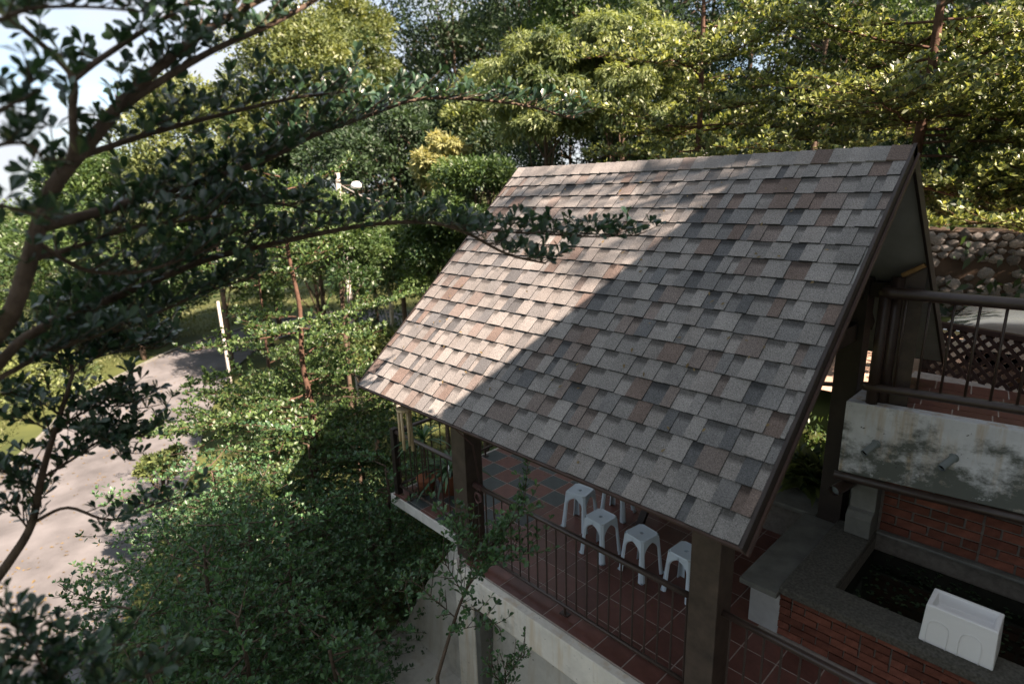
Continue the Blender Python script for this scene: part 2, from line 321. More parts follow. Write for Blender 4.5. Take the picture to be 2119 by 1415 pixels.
def spray(start, d, length, r0, lay, n2=12, len2=0.45, rs=0.09, sag=0.0, lift=0.12, seed=None):
    """a flat tiered limb: a main twig, side twigs left and right, rosette sites on top"""
    g = np.random.default_rng(seed if seed is not None else RG.integers(1 << 30))
    d = unit(d); k = max(5, int(length/0.25)); t = np.linspace(0, 1, k)
    side = unit(np.cross(d, (0, 0, 1)))
    wob = np.cumsum(g.normal(0, 0.03, (k, 3)), 0)*length*0.5; wob -= wob[0]
    main = start + d*length*t[:, None] + np.array([0, 0, 1])*(lift*length*(t**1.6))[:, None] - np.array([0, 0, 1])*(sag*length*t**2)[:, None] + wob*0.6
    lay['br'].append((main, np.linspace(r0, r0*0.25, k)))
    for i in range(n2):
        tt = 0.12 + 0.86*(i + g.random()*0.7)/n2; f = tt*(k-1); a = int(f); a = min(a, k-2); p = main[a] + (main[a+1]-main[a])*(f-a)
        sg = 1 if i % 2 else -1; ang = math.radians(40 + 30*g.random())
        d2 = unit(d*math.cos(ang) + side*sg*math.sin(ang) + np.array([0, 0, g.normal(0.08, 0.12)]))
        l2 = len2*length*(1 - 0.65*tt)*(0.7 + 0.6*g.random()); m2 = max(3, int(l2/0.12)); u = np.linspace(0, 1, m2)
        tw = p + d2*l2*u[:, None] + np.array([0, 0, 1])*(0.12*l2*u**2)[:, None]
        lay['br'].append((tw, np.linspace(max(r0*0.25, 0.0025), 0.002, m2)))
        ns = max(2, int(l2/rs))
        for j in range(ns):
            q = (j + 0.6 + 0.4*g.random())/ns*(m2-1); b = min(int(q), m2-2); pp = tw[b] + (tw[b+1]-tw[b])*(q-b)
            lay['ro'].append(pp + g.normal(0, 0.012, 3)); lay['ax'].append(unit(np.array([0, 0, 1.0])*0.9 + d2*0.5 + g.normal(0, 0.33, 3)))
    ns = max(2, int(length/rs*0.8))
    for j in range(ns):
        q = (0.15 + 0.85*(j + g.random())/ns)*(k-1); b = min(int(q), k-2)
        lay['ro'].append(main[b] + (main[b+1]-main[b])*(q-b)); lay['ax'].append(unit(np.array([0, 0, 1.0]) + d*0.4 + g.normal(0, 0.35, 3)))

def branches_obj(lay, name, mt, parent, n=5, rmin=0.0):
    mb = MB()
    for p, r in lay['br']:
        if max(r) >= rmin: mb.tube(p, r, n, cap=False)
    return mb.build(name, mt, parent, smooth=True)
def new_lay(): return {'br': [], 'ro': [], 'ax': []}

def crown_obj(lay, name, mt, parent, k=6, spread=0.9, ln=0.06, wd=0.026, kind='lo', clip=None):
    P = np.array(lay['ro']); A = np.array(lay['ax'])
    B, D, NR, L, W = rosettes(P, A, k, spread, ln, wd)
    me = leaf_mesh(name, B, D, NR, L, W, mt, kind)
    return link(name, me, parent)

# ------------------------------------------------------------------ terrain, road, apron
ROAD_Z = -6.0
rl = [(-190,1230),(-120,1120),(0,990),(90,905),(170,825),(260,775),(360,727),(450,697),(540,672),(620,657),(690,648),(760,645),(850,646)]
rr_ = [(190,1440),(250,1290),(335,1105),(402,965),(428,872),(462,800),(505,745),(560,708),(620,688),(660,676),(700,670),(760,670),(850,676)]
road_l = spl([pxplane(x, y, 2, ROAD_Z) for x, y in rl], 5); road_r = spl([pxplane(x, y, 2, ROAD_Z) for x, y in rr_], 5)
d0 = unit(road_l[0]-road_l[8])*30; road_l = np.vstack([road_l[0]+d0, road_l]); road_r = np.vstack([road_r[0]+d0, road_r])
d1 = unit(np.array([0.75, 0.66, 0]))*40; road_l = np.vstack([road_l, road_l[-1]+d1]); road_r = np.vstack([road_r, road_r[-1]+d1])
road_c = (road_l + road_r)/2
def road_dist(x, y):
    p = np.stack([x, y], -1); best = np.full(x.shape, 1e9)
    for a, b in zip(road_c[:-1, :2], road_c[1:, :2]):
        ab = b-a; t = np.clip(((p-a) @ ab)/(ab @ ab), 0, 1); q = p - (a + t[..., None]*ab)
        best = np.minimum(best, np.sqrt((q**2).sum(-1)))
    return best
def gz(x, y):
    x = np.asarray(x, float); y = np.asarray(y, float)
    z = -6.0 + 1.8*ss(-14, -5, x)
    s = ss(3.2, 6.2, y)*ss(-9, -1.5, x); z = z + (-1.0 - z)*s
    z = z + 0.42*np.minimum(np.maximum(0, y-12), 60)*ss(-26, -8, x)
    z = z + 0.30*np.minimum(np.maximum(0, y-27), 70)*ss(-95, -45, x)*(1-ss(-26, -8, x))
    z = z - 0.16*np.minimum(np.maximum(0, -x-42), 120)*(1-ss(5, 30, y))
    z = z - 0.5*ss(-1, -9, y)*1.0
    n = 0.12*np.sin(x*0.9+1.3*np.sin(y*0.7)) + 0.1*np.sin(y*1.3+x*0.4)
    w = ss(3.2, 7.5, road_dist(x, y))
    return ROAD_Z - 0.05 + (z + n*1.0 - ROAD_Z + 0.05)*w
g1 = np.concatenate([np.linspace(-1, 1, 150)])
gx = -10 + 34*g1 + 900*np.sign(g1)*np.abs(g1)**7; gy = 6 + 32*g1 + 900*np.sign(g1)*np.abs(g1)**7
X, Y = np.meshgrid(gx, gy); Z = gz(X, Y); nx = len(gx)
gv = np.stack([X, Y, Z], -1).reshape(-1, 3)
gf = [(j*nx+i, j*nx+i+1, (j+1)*nx+i+1, (j+1)*nx+i) for j in range(nx-1) for i in range(nx-1)]
me = bpy.data.meshes.new('ground'); me.from_pydata(gv.tolist(), [], gf); me.polygons.foreach_set('use_smooth', [True]*len(gf))
tag(link('ground', me, None, [M['soil']]), kind='structure')
mb = MB(); k = len(road_l)
mb.add(list(road_l + [0, 0, 0.012]) + list(road_r + [0, 0, 0.012]), [(i, k+i, k+i+1, i+1) for i in range(k-1)])
tag(mb.build('road', M['asphalt']), kind='structure')
# concrete kerb strip along the outer edge of the road
mb = MB(); kk = unit(np.gradient(road_l, axis=0)); ks = np.cross(kk, (0, 0, 1))*-1
inn = road_l.copy(); outp = road_l + ks*0.12
for i in range(k-1):
    mb.hexa([inn[i]-[0,0,.1], inn[i+1]-[0,0,.1], outp[i+1]-[0,0,.1], outp[i]-[0,0,.1], inn[i]+[0,0,.1], inn[i+1]+[0,0,.1], outp[i+1]+[0,0,.1], outp[i]+[0,0,.1]])
tag(mb.build('road_kerb', M['concrete']), kind='structure')
ap = [(-5.85, 2.35), (-5.1, .8), (-4.75, -.4), (-4.5, -2.6), (3, -2.6), (3, 5.2), (-5.85, 5.2)]
mb = MB(); n = len(ap)
mb.add([(x, y, -4.02) for x, y in ap] + [(x, y, -4.9) for x, y in ap], [tuple(range(n))] + [(i, n+i, n+(i+1) % n, (i+1) % n) for i in range(n)])
tag(mb.build('concrete_apron', M['apron']), kind='structure')
rwp = [(-3.85, -2.19), (-4.45, -3.05), (-4.95, -3.95), (-5.1, -5.2), (2.5, -5.2), (2.5, -2.19)]
mb = MB(); n = len(rwp); yb_ = lambda z: 1.02 - .10*(-2.19-z)
mb.add([(x, yb_(z), z) for x, z in rwp] + [(x, yb_(z)+.25, z) for x, z in rwp], [tuple(range(n)), tuple(range(n, 2*n))[::-1]] + [(i, n+i, n+(i+1) % n, (i+1) % n) for i in range(n)])
tag(mb.build('retaining_wall', M['apron']), 'pale stained concrete retaining wall under the deck edge', 'wall')
# driveway behind the terrace
mb = MB(); mb.add([(-2.6, 5.6, -.93), (9, 5.6, -.93), (9, 11.2, -.90), (-4.2, 11.2, -.90)], [(0, 1, 2, 3)])
tag(mb.build('driveway', M['pale_drive']), kind='structure')

# ------------------------------------------------------------------ pavilion: deck, posts, roof
ZD = -2.05; RW, RH, RL = 2.35929, 2.09859, 4.0        # ridge offset, ridge height, eave length
SL = math.hypot(RW, RH); UY, UZ = RW/SL, RH/SL        # up-slope unit vector (0,UY,UZ), normal (0,-UZ,UY)
def rp(x, u, n, back=False):
    y = u*UY - n*UZ; z = u*UZ + n*UY
    return (x, (2*RW - y) if back else y, z)
pav = empty('pavilion', (-2.0, 2.3, ZD), 'open pavilion with steep grey-brown shingle roof, dark posts and tiled deck', 'pavilion')

# deck slab and edges
deck = MB().add([], [])
deck.box((-5.16, .955, ZD-.13), (-3.42, 4.25, ZD-.0025)); deck.box((-3.42, .66, ZD-.13), (1.9, 4.25, ZD-.003))
deck = deck.build('deck', M['grout'], pav)
mb = MB()
for a, b in ((-5.165, -4.86), (-4.855, -4.45), (-4.445, -4.03), (-4.025, -3.5)): mb.box((a, .934, ZD-.135), (b, .953, ZD-.001))
mb.box((-5.18, .936, ZD-.135), (-5.167, 4.24, ZD-.001))
mb.build('edge_band', M['white_edge'], pav, bevel=.003)
mb = MB(); mb.box((-3.24, .56, ZD-.36), (1.9, .655, ZD-.012)); mb.box((-3.24, .60, ZD-.42), (1.9, .80, ZD-.362))
mb.build('edge_beam', M['beam'], pav, bevel=.008)
# tiles, one by one
TP = .303; tile_me = {}
for nm in ('tile_red', 'tile_dark'):
    t_ = MB().box((.0055, .0055, -.012), (TP-.0055, TP-.0055, 0)); tile_me[nm] = t_.mesh('floor_tile'); tile_me[nm].materials.append(M[nm])
def tile(x, y, nm, par, z=ZD, sx=1.0, sy=1.0, name='floor_tile'):
    o = bpy.data.objects.new(name, tile_me[nm]); COL.objects.link(o); attach(o, par); o.location = (x, y, z + rnd.uniform(-.0007, .0007)); o.scale = (sx, sy, 1)
x0 = -3.327
for j in range(-6, 7):
    y = 2.51 + j*TP
    for i in range(-7, 17):
        x = x0 + i*TP
        if i < 0:
            if y < .9 or x < -5.2: continue
            nm = 'tile_red' if (i + j) % 2 else 'tile_dark'
            if i == -7: continue
        else:
            if y < .6: continue
            nm = 'tile_red'
            if x > -.35 and y < 1.9: nm = 'tile_dark' if (i*3+j*5) % 4 == 0 else 'tile_red'
            if (x > -.8 and y > 1.75) or x > 1.6: continue
        if y > 3.9: continue
        tile(x, y, nm, deck)
# partial rows at the two edges
for i in range(-6, 0):
    if x0+i*TP > -5.16: tile(x0+i*TP, .957, 'tile_dark' if i % 2 else 'tile_red', deck, sy=(2.51-5*TP-.957)/TP)
for i in range(0, 17): tile(x0+i*TP, .66, 'tile_red', deck, sy=(2.51-6*TP-.66)/TP if 2.51-6*TP > .7 else 1)

# posts
def post(x0, x1, y0, y1, z0, z1, mt='wood', name='post'):
    return MB().box((x0, y0, z0), (x1, y1, z1)).build(name, M[mt], pav, bevel=.006)
post(-3.48, -3.25, .72, .95, ZD-.02, .60); post(-.662, -.436, .72, .95, ZD-.0, .60)
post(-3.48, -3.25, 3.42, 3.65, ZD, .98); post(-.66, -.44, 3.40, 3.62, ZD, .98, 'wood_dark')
# lower white columns under the deck
mb = MB(); mb.box((-3.56, .72, -4.9), (-3.245, .90, ZD-.13)); mb.build('column', M['beam'], pav, bevel=.01)
MB().box((-3.243, .73, -4.9), (-3.16, .92, ZD-.43)).build('column', M['concrete'], pav, bevel=.01)
MB().box((-.70, .75, -4.9), (-.40, 1.0, ZD-.43)).build('column', M['beam'], pav, bevel=.01)
MB().box((-5.0, 3.6, -5.2), (-4.75, 3.85, ZD-.13)).build('column', M['beam'], pav, bevel=.01)

# roof: board, shingles, caps, edge trims, rafters, trusses
roof = empty('roof', (-2, RW, 0), parent=pav)
for back in (False, True):
    mb = MB(); a = [rp(-RL, .01, -.055, back), rp(0, .01, -.055, back), rp(0, SL-.05, -.055, back), rp(-RL, SL-.05, -.055, back)]
    b = [rp(-RL, .01, -.002, back), rp(0, .01, -.002, back), rp(0, SL-.0, -.002, back), rp(-RL, SL-.0, -.002, back)]
    mb.hexa(a + b); mb.build('ceiling_board', M['ceiling'], roof)
E_ = .1678; NC = 18
PAL = [(.168, .165, .158), (.154, .152, .147), (.188, .184, .176), (.126, .127, .126), (.088, .092, .095), (.138, .120, .110), (.122, .098, .086), (.174, .167, .158)]
def scol(raised):
    c = np.array(rnd.choices(PAL, weights=(4, 4, 3, 3, 2.2 if not raised else 1, 2, 1.2 if not raised else 3, 3))[0]); return c*rnd.uniform(.9, 1.12)*np.array((.95, .925, .90))
def shingle_piece(i, xs, back=False):
    """one strip piece: raised tab and the thinner lamination beside it; xs = [x0, x1, x2]"""
    mb = MB(); u0 = i*E_; u1 = u0 + E_ + .012
    for k in range(2):
        xa, xb = xs[k]+.0012, xs[k+1]-.0012
        if xb - xa < .012: continue
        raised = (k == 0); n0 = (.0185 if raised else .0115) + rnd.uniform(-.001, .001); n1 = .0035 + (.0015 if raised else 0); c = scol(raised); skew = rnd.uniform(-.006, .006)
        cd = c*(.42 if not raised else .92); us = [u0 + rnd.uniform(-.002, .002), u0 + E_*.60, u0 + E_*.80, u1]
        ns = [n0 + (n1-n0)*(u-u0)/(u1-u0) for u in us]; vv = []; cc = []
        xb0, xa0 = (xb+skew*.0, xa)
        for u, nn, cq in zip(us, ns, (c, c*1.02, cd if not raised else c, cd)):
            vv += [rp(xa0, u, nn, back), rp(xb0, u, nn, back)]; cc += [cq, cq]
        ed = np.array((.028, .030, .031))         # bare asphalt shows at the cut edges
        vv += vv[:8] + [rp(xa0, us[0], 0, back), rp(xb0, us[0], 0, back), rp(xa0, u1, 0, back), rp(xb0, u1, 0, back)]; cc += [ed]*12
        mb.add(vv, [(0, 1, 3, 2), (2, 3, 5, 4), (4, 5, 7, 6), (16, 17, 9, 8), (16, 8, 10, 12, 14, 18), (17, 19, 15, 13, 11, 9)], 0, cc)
    return mb
upper = MB()
for i in range(NC):
    x = -RL - rnd.uniform(0, .2)
    while x < -.004:
        a = rnd.choice((.08, .10, .12, .14, .16)); b = rnd.choice((.06, .08, .10, .12, .14))
        xs = [max(x, -RL), min(max(x+a, -RL), 0), min(max(x+a+b, -RL), 0)]
        if xs[2] - xs[0] > .02:
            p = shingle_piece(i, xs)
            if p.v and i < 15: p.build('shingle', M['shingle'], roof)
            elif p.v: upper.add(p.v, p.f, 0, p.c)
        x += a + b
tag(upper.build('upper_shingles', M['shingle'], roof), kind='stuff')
mb = MB()
for i in range(NC):      # rear slope, out of sight of the photograph
    x = -RL
    while x < -.004:
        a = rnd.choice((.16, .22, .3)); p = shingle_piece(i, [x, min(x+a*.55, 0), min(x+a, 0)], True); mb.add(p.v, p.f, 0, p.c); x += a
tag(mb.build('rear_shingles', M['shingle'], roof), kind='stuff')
nx_ = 31; cw = RL/nx_
for i in range(nx_):
    xa = -RL + i*cw; xb = xa + cw + .02; c = scol(False)*rnd.uniform(.9, 1.05); mb = MB(); lo = .012; hi = .022; ul = SL - .155
    vv = []
    for back in (False, True):
        vv += [rp(xa, ul, hi, back), rp(xb if xb < 0 else 0, ul, lo, back), rp(xb if xb < 0 else 0, SL, lo+.002, back), rp(xa, SL, hi+.002, back), rp(xa, ul, .0, back), rp(xb if xb < 0 else 0, ul, 0, back)]
    mb.add(vv, [(0, 1, 2, 3), (4, 5, 1, 0), (4, 0, 3), (7, 6, 9, 8), (10, 6, 7, 11), (10, 9, 6)], 0, [c]*12); mb.build('ridge_cap', M['shingle'], roof)
# barge boards, drip edges
for X0, X1 in ((.001, .022), (-RL-.022, -RL-.001)):
    for back in (False, True):
        MB().hexa([rp(X0, -.01, -.085, back), rp(X1, -.01, -.085, back), rp(X1, SL+.0, -.085, back), rp(X0, SL+.0, -.085, back),
                   rp(X0, -.01, .012, back), rp(X1, -.01, .012, back), rp(X1, SL+.02, .012, back), rp(X0, SL+.02, .012, back)]).build('barge_board', M['wood_dark'], roof)
MB().hexa([rp(.0235, -.012, -.092), rp(.038, -.012, -.092), rp(.038, SL, -.092), rp(.0235, SL, -.092), rp(.0235, -.012, -.062), rp(.038, -.012, -.062), rp(.038, SL, -.062), rp(.0235, SL, -.062)]).build('barge_trim', M['fascia'], roof)
for back in (False, True):
    MB().hexa([rp(-RL, -.014, -.05, back), rp(.02, -.014, -.05, back), rp(.02, .008, -.05, back), rp(-RL, .008, -.05, back), rp(-RL, -.014, -.001, back), rp(.02, -.014, -.001, back), rp(.02, .008, -.001, back), rp(-RL, .008, -.001, back)]).build('drip_edge', M['fascia'], roof)
for x in (-3.97, -3.36, -2.71, -2.05, -1.39, -.75, -.12):
    for back in (False, True):
        if back and x > -.5: continue
        mb = MB(); w = .035
        prof = [(.09, -.057), (.055, -.22), (.12, -.235), (.30, -.17), (SL-.06, -.17), (SL-.06, -.057)]
        A = [rp(x-w, u, n_, back) for u, n_ in prof]; B = [rp(x+w, u, n_, back) for u, n_ in prof]; n = len(prof)
        mb.add(A + B, [tuple(range(n))[::-1], tuple(range(n, 2*n))] + [(i, (i+1) % n, n+(i+1) % n, n+i) for i in range(n)])
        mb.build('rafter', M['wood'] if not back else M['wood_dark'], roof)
for X0 in (-3.365, -.55):
    MB().beam((X0, 1.46, .98), (X0, 3.26, .98), .10, .15).build('collar_beam', M['wood_dark'], pav)
    MB().beam((X0, .86, .46), (X0, 3.60, .46), .11, .17).build('tie_beam', M['wood_dark'], pav)
    MB().beam((X0, RW, .55), (X0, RW, 1.78), .10, .10, (1, 0, 0)).build('king_post', M['wood_dark'], pav)
    for s in (-1, 1):
        MB().beam((X0+.075, RW + s*.12, .56), (X0+.075, RW + s*.86, 1.10), .05, .09, (1, 0, 0)).build('strut', M['wood_dark'], pav)
        mb = MB(); mb.beam(rp(X0, .95, -.25, s > 0), rp(X0, SL-.1, -.25, s > 0), .10, .15, (1, 0, 0)); mb.build('principal_rafter', M['wood_dark'], pav)
MB().box((-RL+.1, .76, .42), (-.08, .91, .58)).build('wall_plate', M['wood_dark'], pav); MB().box((-RL+.1, 3.46, .80), (-.08, 3.6, .94)).build('wall_plate', M['wood_dark'], pav)

# ------------------------------------------------------------------ railings
def railing(name, a, b, ztop, zbot, label, rt=.026, rb=.018, sp=.118, rbal=.0085, mt='metal', feet=(), ends=True, rb_n=4):
    a = np.array(a, float); b = np.array(b, float); L_ = np.linalg.norm(b-a); d = (b-a)/L_
    r = empty(name, (*a, ZD), label, 'railing')
    P = lambda s, z: (a[0]+d[0]*s, a[1]+d[1]*s, z)
    MB().tube([P(0, ztop), P(L_*.5, ztop), P(L_, ztop)], rt, 12).build('top_rail', M[mt], r, True)
    MB().tube([P(0, zbot), P(L_*.5, zbot), P(L_, zbot)], rb, 10).build('bottom_rail', M[mt], r, True)
    n = int(L_/sp)
    for i in range(n):
        s = (i+.5)*L_/n; MB().tube([P(s, zbot), P(s, ztop)], rbal, rb_n if rb_n > 4 else 6, cap=False).build('baluster', M[mt], r, rb_n > 4)
    for s in feet:
        MB().tube([P(s, ZD), P(s, zbot)], .014, 6).box((P(s, 0)[0]-.045, P(s, 0)[1]-.03, ZD), (P(s, 0)[0]+.045, P(s, 0)[1]+.03, ZD+.012)).build('foot', M[mt], r)
    return r
railing('balcony_railing', (-3.25, .82), (-.66, .82), -1.155, -1.955, 'long dark metal railing in front of the four grey stools', feet=(1.28,))
railing('balcony_railing', (-.435, .82), (1.9, .82), -1.155, -1.955, 'dark metal railing in front of the brick pond, right of the near post', feet=(1.2,))
rl_ = railing('balcony_railing', (-5.10, 1.03), (-3.40, 1.03), -1.155, -1.93, 'dark metal railing under the wind chime at the far deck corner', sp=.125, feet=(.25, 1.2))
MB().box((-5.15, .985, ZD), (-5.07, 1.065, -1.11)).build('corner_post', M['wood_dark'], rl_, bevel=.004)
railing('balcony_railing', (-5.10, 1.07), (-5.10, 4.1), -1.155, -1.93, 'dark metal railing along the far end of the deck behind the potted plant', sp=.15, feet=(1.5,))

# ------------------------------------------------------------------ stools
def stool_meshes():
    H, a, b = .455, .132, .172           # height, half top, half foot
    th = .014; leg = []
    def q(s, z):       # half width at height z
        return a + (b-a)*(1 - z/H)
    seat = MB(); n = 32; ring = []
    c = .035; oc = [(a-c, -a), (a, -a+c), (a, a-c), (a-c, a), (-a+c, a), (-a, a-c), (-a, -a+c), (-a+c, -a)]
    outer = []
    for k in range(8):
        p, q_ = np.array(oc[k]), np.array(oc[(k+1) % 8])
        for t_ in range(4): outer.append(tuple(p + (q_-p)*t_/4))
    inner = []
    for (x, y) in outer:
        an = math.atan2(y, x); inner.append((.023*math.cos(an), .023*math.sin(an)))
    N = len(outer); mid = [(x*.80, y*.80) for x, y in outer]
    V = [(x*1.0, y*1.0, H-.012) for x, y in outer] + [(x*.955, y*.955, H) for x, y in outer] + [(x, y, H-.004) for x, y in mid] + [(x, y, H-.006) for x, y in inner] + [(x*.9, y*.9, H-.05) for x, y in inner]
    Fs = [(r*N+i, r*N+(i+1) % N, (r+1)*N+(i+1) % N, (r+1)*N+i) for r in range(4) for i in range(N)]
    seat.add(V, Fs); seat_me = seat.mesh('seat', False)
    # one leg: two half panels meeting at a bevelled corner, arch above
    out = []; prof = []
    zt = H-.010
    pts = []      # (distance from corner along side, z) inner edge: vertical leg then arch to the middle
    lw = .050
    for z in np.linspace(0, .30, 5): pts.append((lw - .012*(z/.30), z))
    for t_ in np.linspace(.15, 1, 6): pts.append((lw-.012 + (a*1.12-lw+.012)*math.sin(t_*math.pi/2)**1.0*t_, .30 + .105*math.sin(t_*math.pi/2)))
    mb = MB()
    def P(axis, s, z, off):
        h_ = q(0, z) - off; e = min(s, h_)
        ch = .022
        if axis == 0: return (h_ - max(s, ch), -h_, z)
        return (h_, -h_ + max(s, ch), z)
    for axis in (0, 1):
        for off in (0, th):
            pass
        V = []; m_ = len(pts)
        for (s, z) in pts:
            for off in (0, th): V += [P(axis, 0, z, off), P(axis, s, z, off)]
        for off in (0, th): V += [P(axis, 0, zt, off), (0 if axis == 0 else q(0, zt)-off, -(q(0, zt)-off) if axis == 0 else 0, zt)]
        m2 = m_+1; Fs = []
        for i in range(m2-1):
            o0, o1 = i*4, (i+1)*4
            Fs += [(o0, o0+1, o1+1, o1), (o0+2, o1+2, o1+3, o0+3), (o0+1, o0+3, o1+3, o1+1)]
        Fs += [(0, 2, 3, 1)]
        if axis: Fs = [f[::-1] for f in Fs]
        mb.add(V, Fs)
    zs = [p[1] for p in pts] + [zt]; V = []
    for z in zs: V += [P(0, 0, z, 0), P(1, 0, z, 0)]
    mb.add(V, [(2*i, 2*i+1, 2*i+3, 2*i+2) for i in range(len(zs)-1)])
    h0 = q(0, 0); mb.box((h0-.05, -h0-.002, 0), (h0+.002, -h0+.012, .010)); mb.box((h0-.012, -h0-.002, 0), (h0+.002, -h0+.05, .010))
    return seat_me, mb.mesh('leg', False)
seat_me, leg_me = stool_meshes(); seat_me.materials.append(M['plastic']); leg_me.materials.append(M['plastic'])
def local(name, me, parent, rot=0):
    o = bpy.data.objects.new(name, me); COL.objects.link(o); o.parent = parent; o.rotation_euler = (0, 0, rot); return o
stools = [((-2.86, 2.12), 9, 'pale grey plastic stool nearest the checkered tiles, farthest along the row'),
          ((-2.33, 1.83), -3, 'pale grey plastic stool second from the checkered tiles'),
          ((-1.83, 1.87), -9, 'pale grey plastic stool third in the row, second from the near post'),
          ((-1.34, 1.91), -4, 'pale grey plastic stool half hidden behind the near post'),
          ((-2.68, 2.62), 10, 'pale grey plastic stool mostly hidden under the eave behind the row')]
for (x, y), rz, lb in stools:
    s = empty('plastic_stool', (x, y, ZD), lb, 'stool', 'plastic stools on the deck'); s.rotation_euler = (0, 0, math.radians(rz))
    local('seat', seat_me, s)
    for k in range(4): local('leg', leg_me, s, k*math.pi/2)
# timber picnic table under the eave
tb = empty('wooden_table', (-1.75, 2.72, ZD), 'dark timber trestle table under the eave behind the stools', 'table')
for dx in (-.5, .5):
    for s in (-1, 1): MB().beam((-1.75+dx, 2.72 - s*.32, ZD), (-1.75+dx, 2.72 + s*.2, ZD+.70), .05, .08, (1, 0, 0)).build('leg', M['wood_dark'], tb)
for j in range(5): MB().box((-2.45, 2.42+j*.125, ZD+.70), (-1.05, 2.535+j*.125, ZD+.73)).build('plank', M['wood_dark'], tb, bevel=.003)

# ------------------------------------------------------------------ rope, wind chime, potted plant
mb = MB(); a = np.array((-3.20, .82, -1.155))
hel = [(a[0] - .03 + .13*t_/60, .82 + .032*math.cos(t_*.75), -1.155 + .032*math.sin(t_*.75)) for t_ in range(60)]
mb.tube(hel, .005, 5)
for q in range(4):
    mb.tube([(-3.16 + .03*q*.3 + (.035+.008*q)*math.sin(w), .785 - .004*q, -1.22 - .055*(1 - math.cos(w)) + .01*q) for w in np.linspace(0, 2*math.pi, 20)], .0045, 5)
for q in (0, .02): mb.tube([(-3.17+q, .83, -1.15), (-3.0+q, .62, -.55), (-2.86+q, .12, -.03)], .003, 4)
tag(mb.build('rope', M['rope'], None, True), 'coiled brown rope tied round the rail beside the far post', 'rope')
wc = empty('wind_chime', (-3.45, .18, -.06), 'bamboo wind chime hanging from the lit corner of the eave', 'wind chime')
c = np.array((-3.36, .10, -.12))
for q in range(6):
    an = q*math.pi/3; r_ = .055; x, y = c[0]+r_*math.cos(an), c[1]+r_*math.sin(an); l_ = (.34, .42, .24, .40, .30, .38)[q]
    MB().tube([(x, y, c[2]-.02), (x, y, c[2]-.02-l_)], .014, 8).build('bamboo_tube', M['bamboo'], wc, True)
MB().lathe([(.0, 0), (.075, 0), (.075, .02), (0, .02)], c - [0, 0, .01], 14).build('hanger_disc', M['bamboo'], wc)
MB().lathe([(.0, 0), (.026, 0), (.026, .012), (0, .012)], c - [0, 0, .22], 12).build('clapper', M['wood_dark'], wc)
MB().tube([c + [0, 0, .0], c + [0, 0, .12]], .003, 4).tube([c, c - [0, 0, .22]], .002, 4).build('cord', M['rope'], wc)
def blades_plant(c, n, ln, wd, mt, droop=.5, upw=.9, rng=3):
    g = np.random.default_rng(rng); mb = MB()
    for i in range(n):
        an = g.random()*6.283; el = g.uniform(.35, 1.3); l_ = ln*g.uniform(.6, 1.1); d = np.array([math.cos(an)*math.cos(el), math.sin(an)*math.cos(el), math.sin(el)*upw])
        sd = unit(np.cross(d, (0, 0, 1))); pts = []
        for t_ in np.linspace(0, 1, 6):
            p = np.array(c) + d*l_*t_ - np.array([0, 0, 1])*droop*l_*t_**2.2; w = wd*math.sin(math.pi*(.12+.86*t_))*.5
            pts += [p - sd*w, p + [0, 0, -.25*w], p + sd*w]
        mb.add(pts, [(3*i_+j, 3*i_+j+1, 3*i_+j+4, 3*i_+j+3) for i_ in range(5) for j in range(2)])
    me = mb.mesh('leaves', True); at = me.attributes.new('rnd', 'FLOAT', 'POINT'); at.data.foreach_set('value', np.repeat(g.random(n), 18).astype(np.float32)); me.materials.append(mt); return me
pp = (-4.62, 1.55, ZD)
pt = empty('potted_plant', pp, 'terracotta pot of strap-leaved plant behind the far corner railing', 'plant')
MB().lathe([(.0, 0), (.13, 0), (.19, .26), (.205, .27), (.205, .31), (.18, .31), (.17, .27), (0, .27)], pp, 20).build('pot', M['terracotta'], pt, True)
MB().lathe([(0, .272), (.172, .272)], pp, 16).build('soil', M['earth'], pt)
link('leaves', blades_plant((pp[0], pp[1], ZD+.28), 46, .75, .05, L_SHADE, .55), pt)
MB().box((pp[0]+.10, pp[1]-.13, ZD+.27), (pp[0]+.135, pp[1]-.127, ZD+.47)).build('name_stake', M['plastic_white'], pt)
pt2 = empty('potted_plant', (-4.85, 1.25, ZD), 'small pot of spiky leaves rising over the far corner post', 'plant')
MB().lathe([(.0, 0), (.09, 0), (.13, .2), (.14, .22), (.12, .22), (0, .2)], (-4.85, 1.3, ZD), 16).build('pot', M['terracotta'], pt2, True)
link('leaves', blades_plant((-4.85, 1.3, ZD+.75), 34, .5, .035, L_SHADE, .5, 1.0, 9), pt2)
MB().tube([(-4.85, 1.3, ZD+.2), (-4.85, 1.3, ZD+.78)], .018, 6).build('stem', M['bark'], pt2)

# ------------------------------------------------------------------ bench, fish pond, brick walls, white box
ZB, ZP = -1.60, -1.55
bn = empty('bench', (-.6, 2.6, ZD), 'L-shaped grey concrete bench beside the brick pond', 'bench')
MB().box((-.79, 1.885, ZB-.055), (-.452, 3.40, ZB)).build('seat_slab', M['concrete'], bn, bevel=.008)
MB().box((-1.75, 3.43, ZB-.055), (-.68, 3.86, ZB-.001)).build('seat_slab', M['concrete'], bn, bevel=.008)
MB().box((-.71, 1.955, ZD), (-.44, 3.39, ZB-.056)).build('support_wall', M['plaster'], bn, bevel=.006)
MB().box((-1.70, 3.52, ZD), (-.75, 3.80, ZB-.056)).build('support_wall', M['mortar'], bn)
brick_me = []
for k in range(4):
    b_ = MB(); j = lambda: rnd.uniform(-.003, .003)
    b_.hexa([(j(), j(), j()), (.205+j(), j(), j()), (.205+j(), .04, j()), (j(), .04, j()), (j(), j(), .062+j()), (.205+j(), j(), .062+j()), (.205+j(), .04, .062+j()), (j(), .04, .062+j())])
    me = b_.mesh('brick'); me.materials.append(M['brick']); brick_me.append(me)
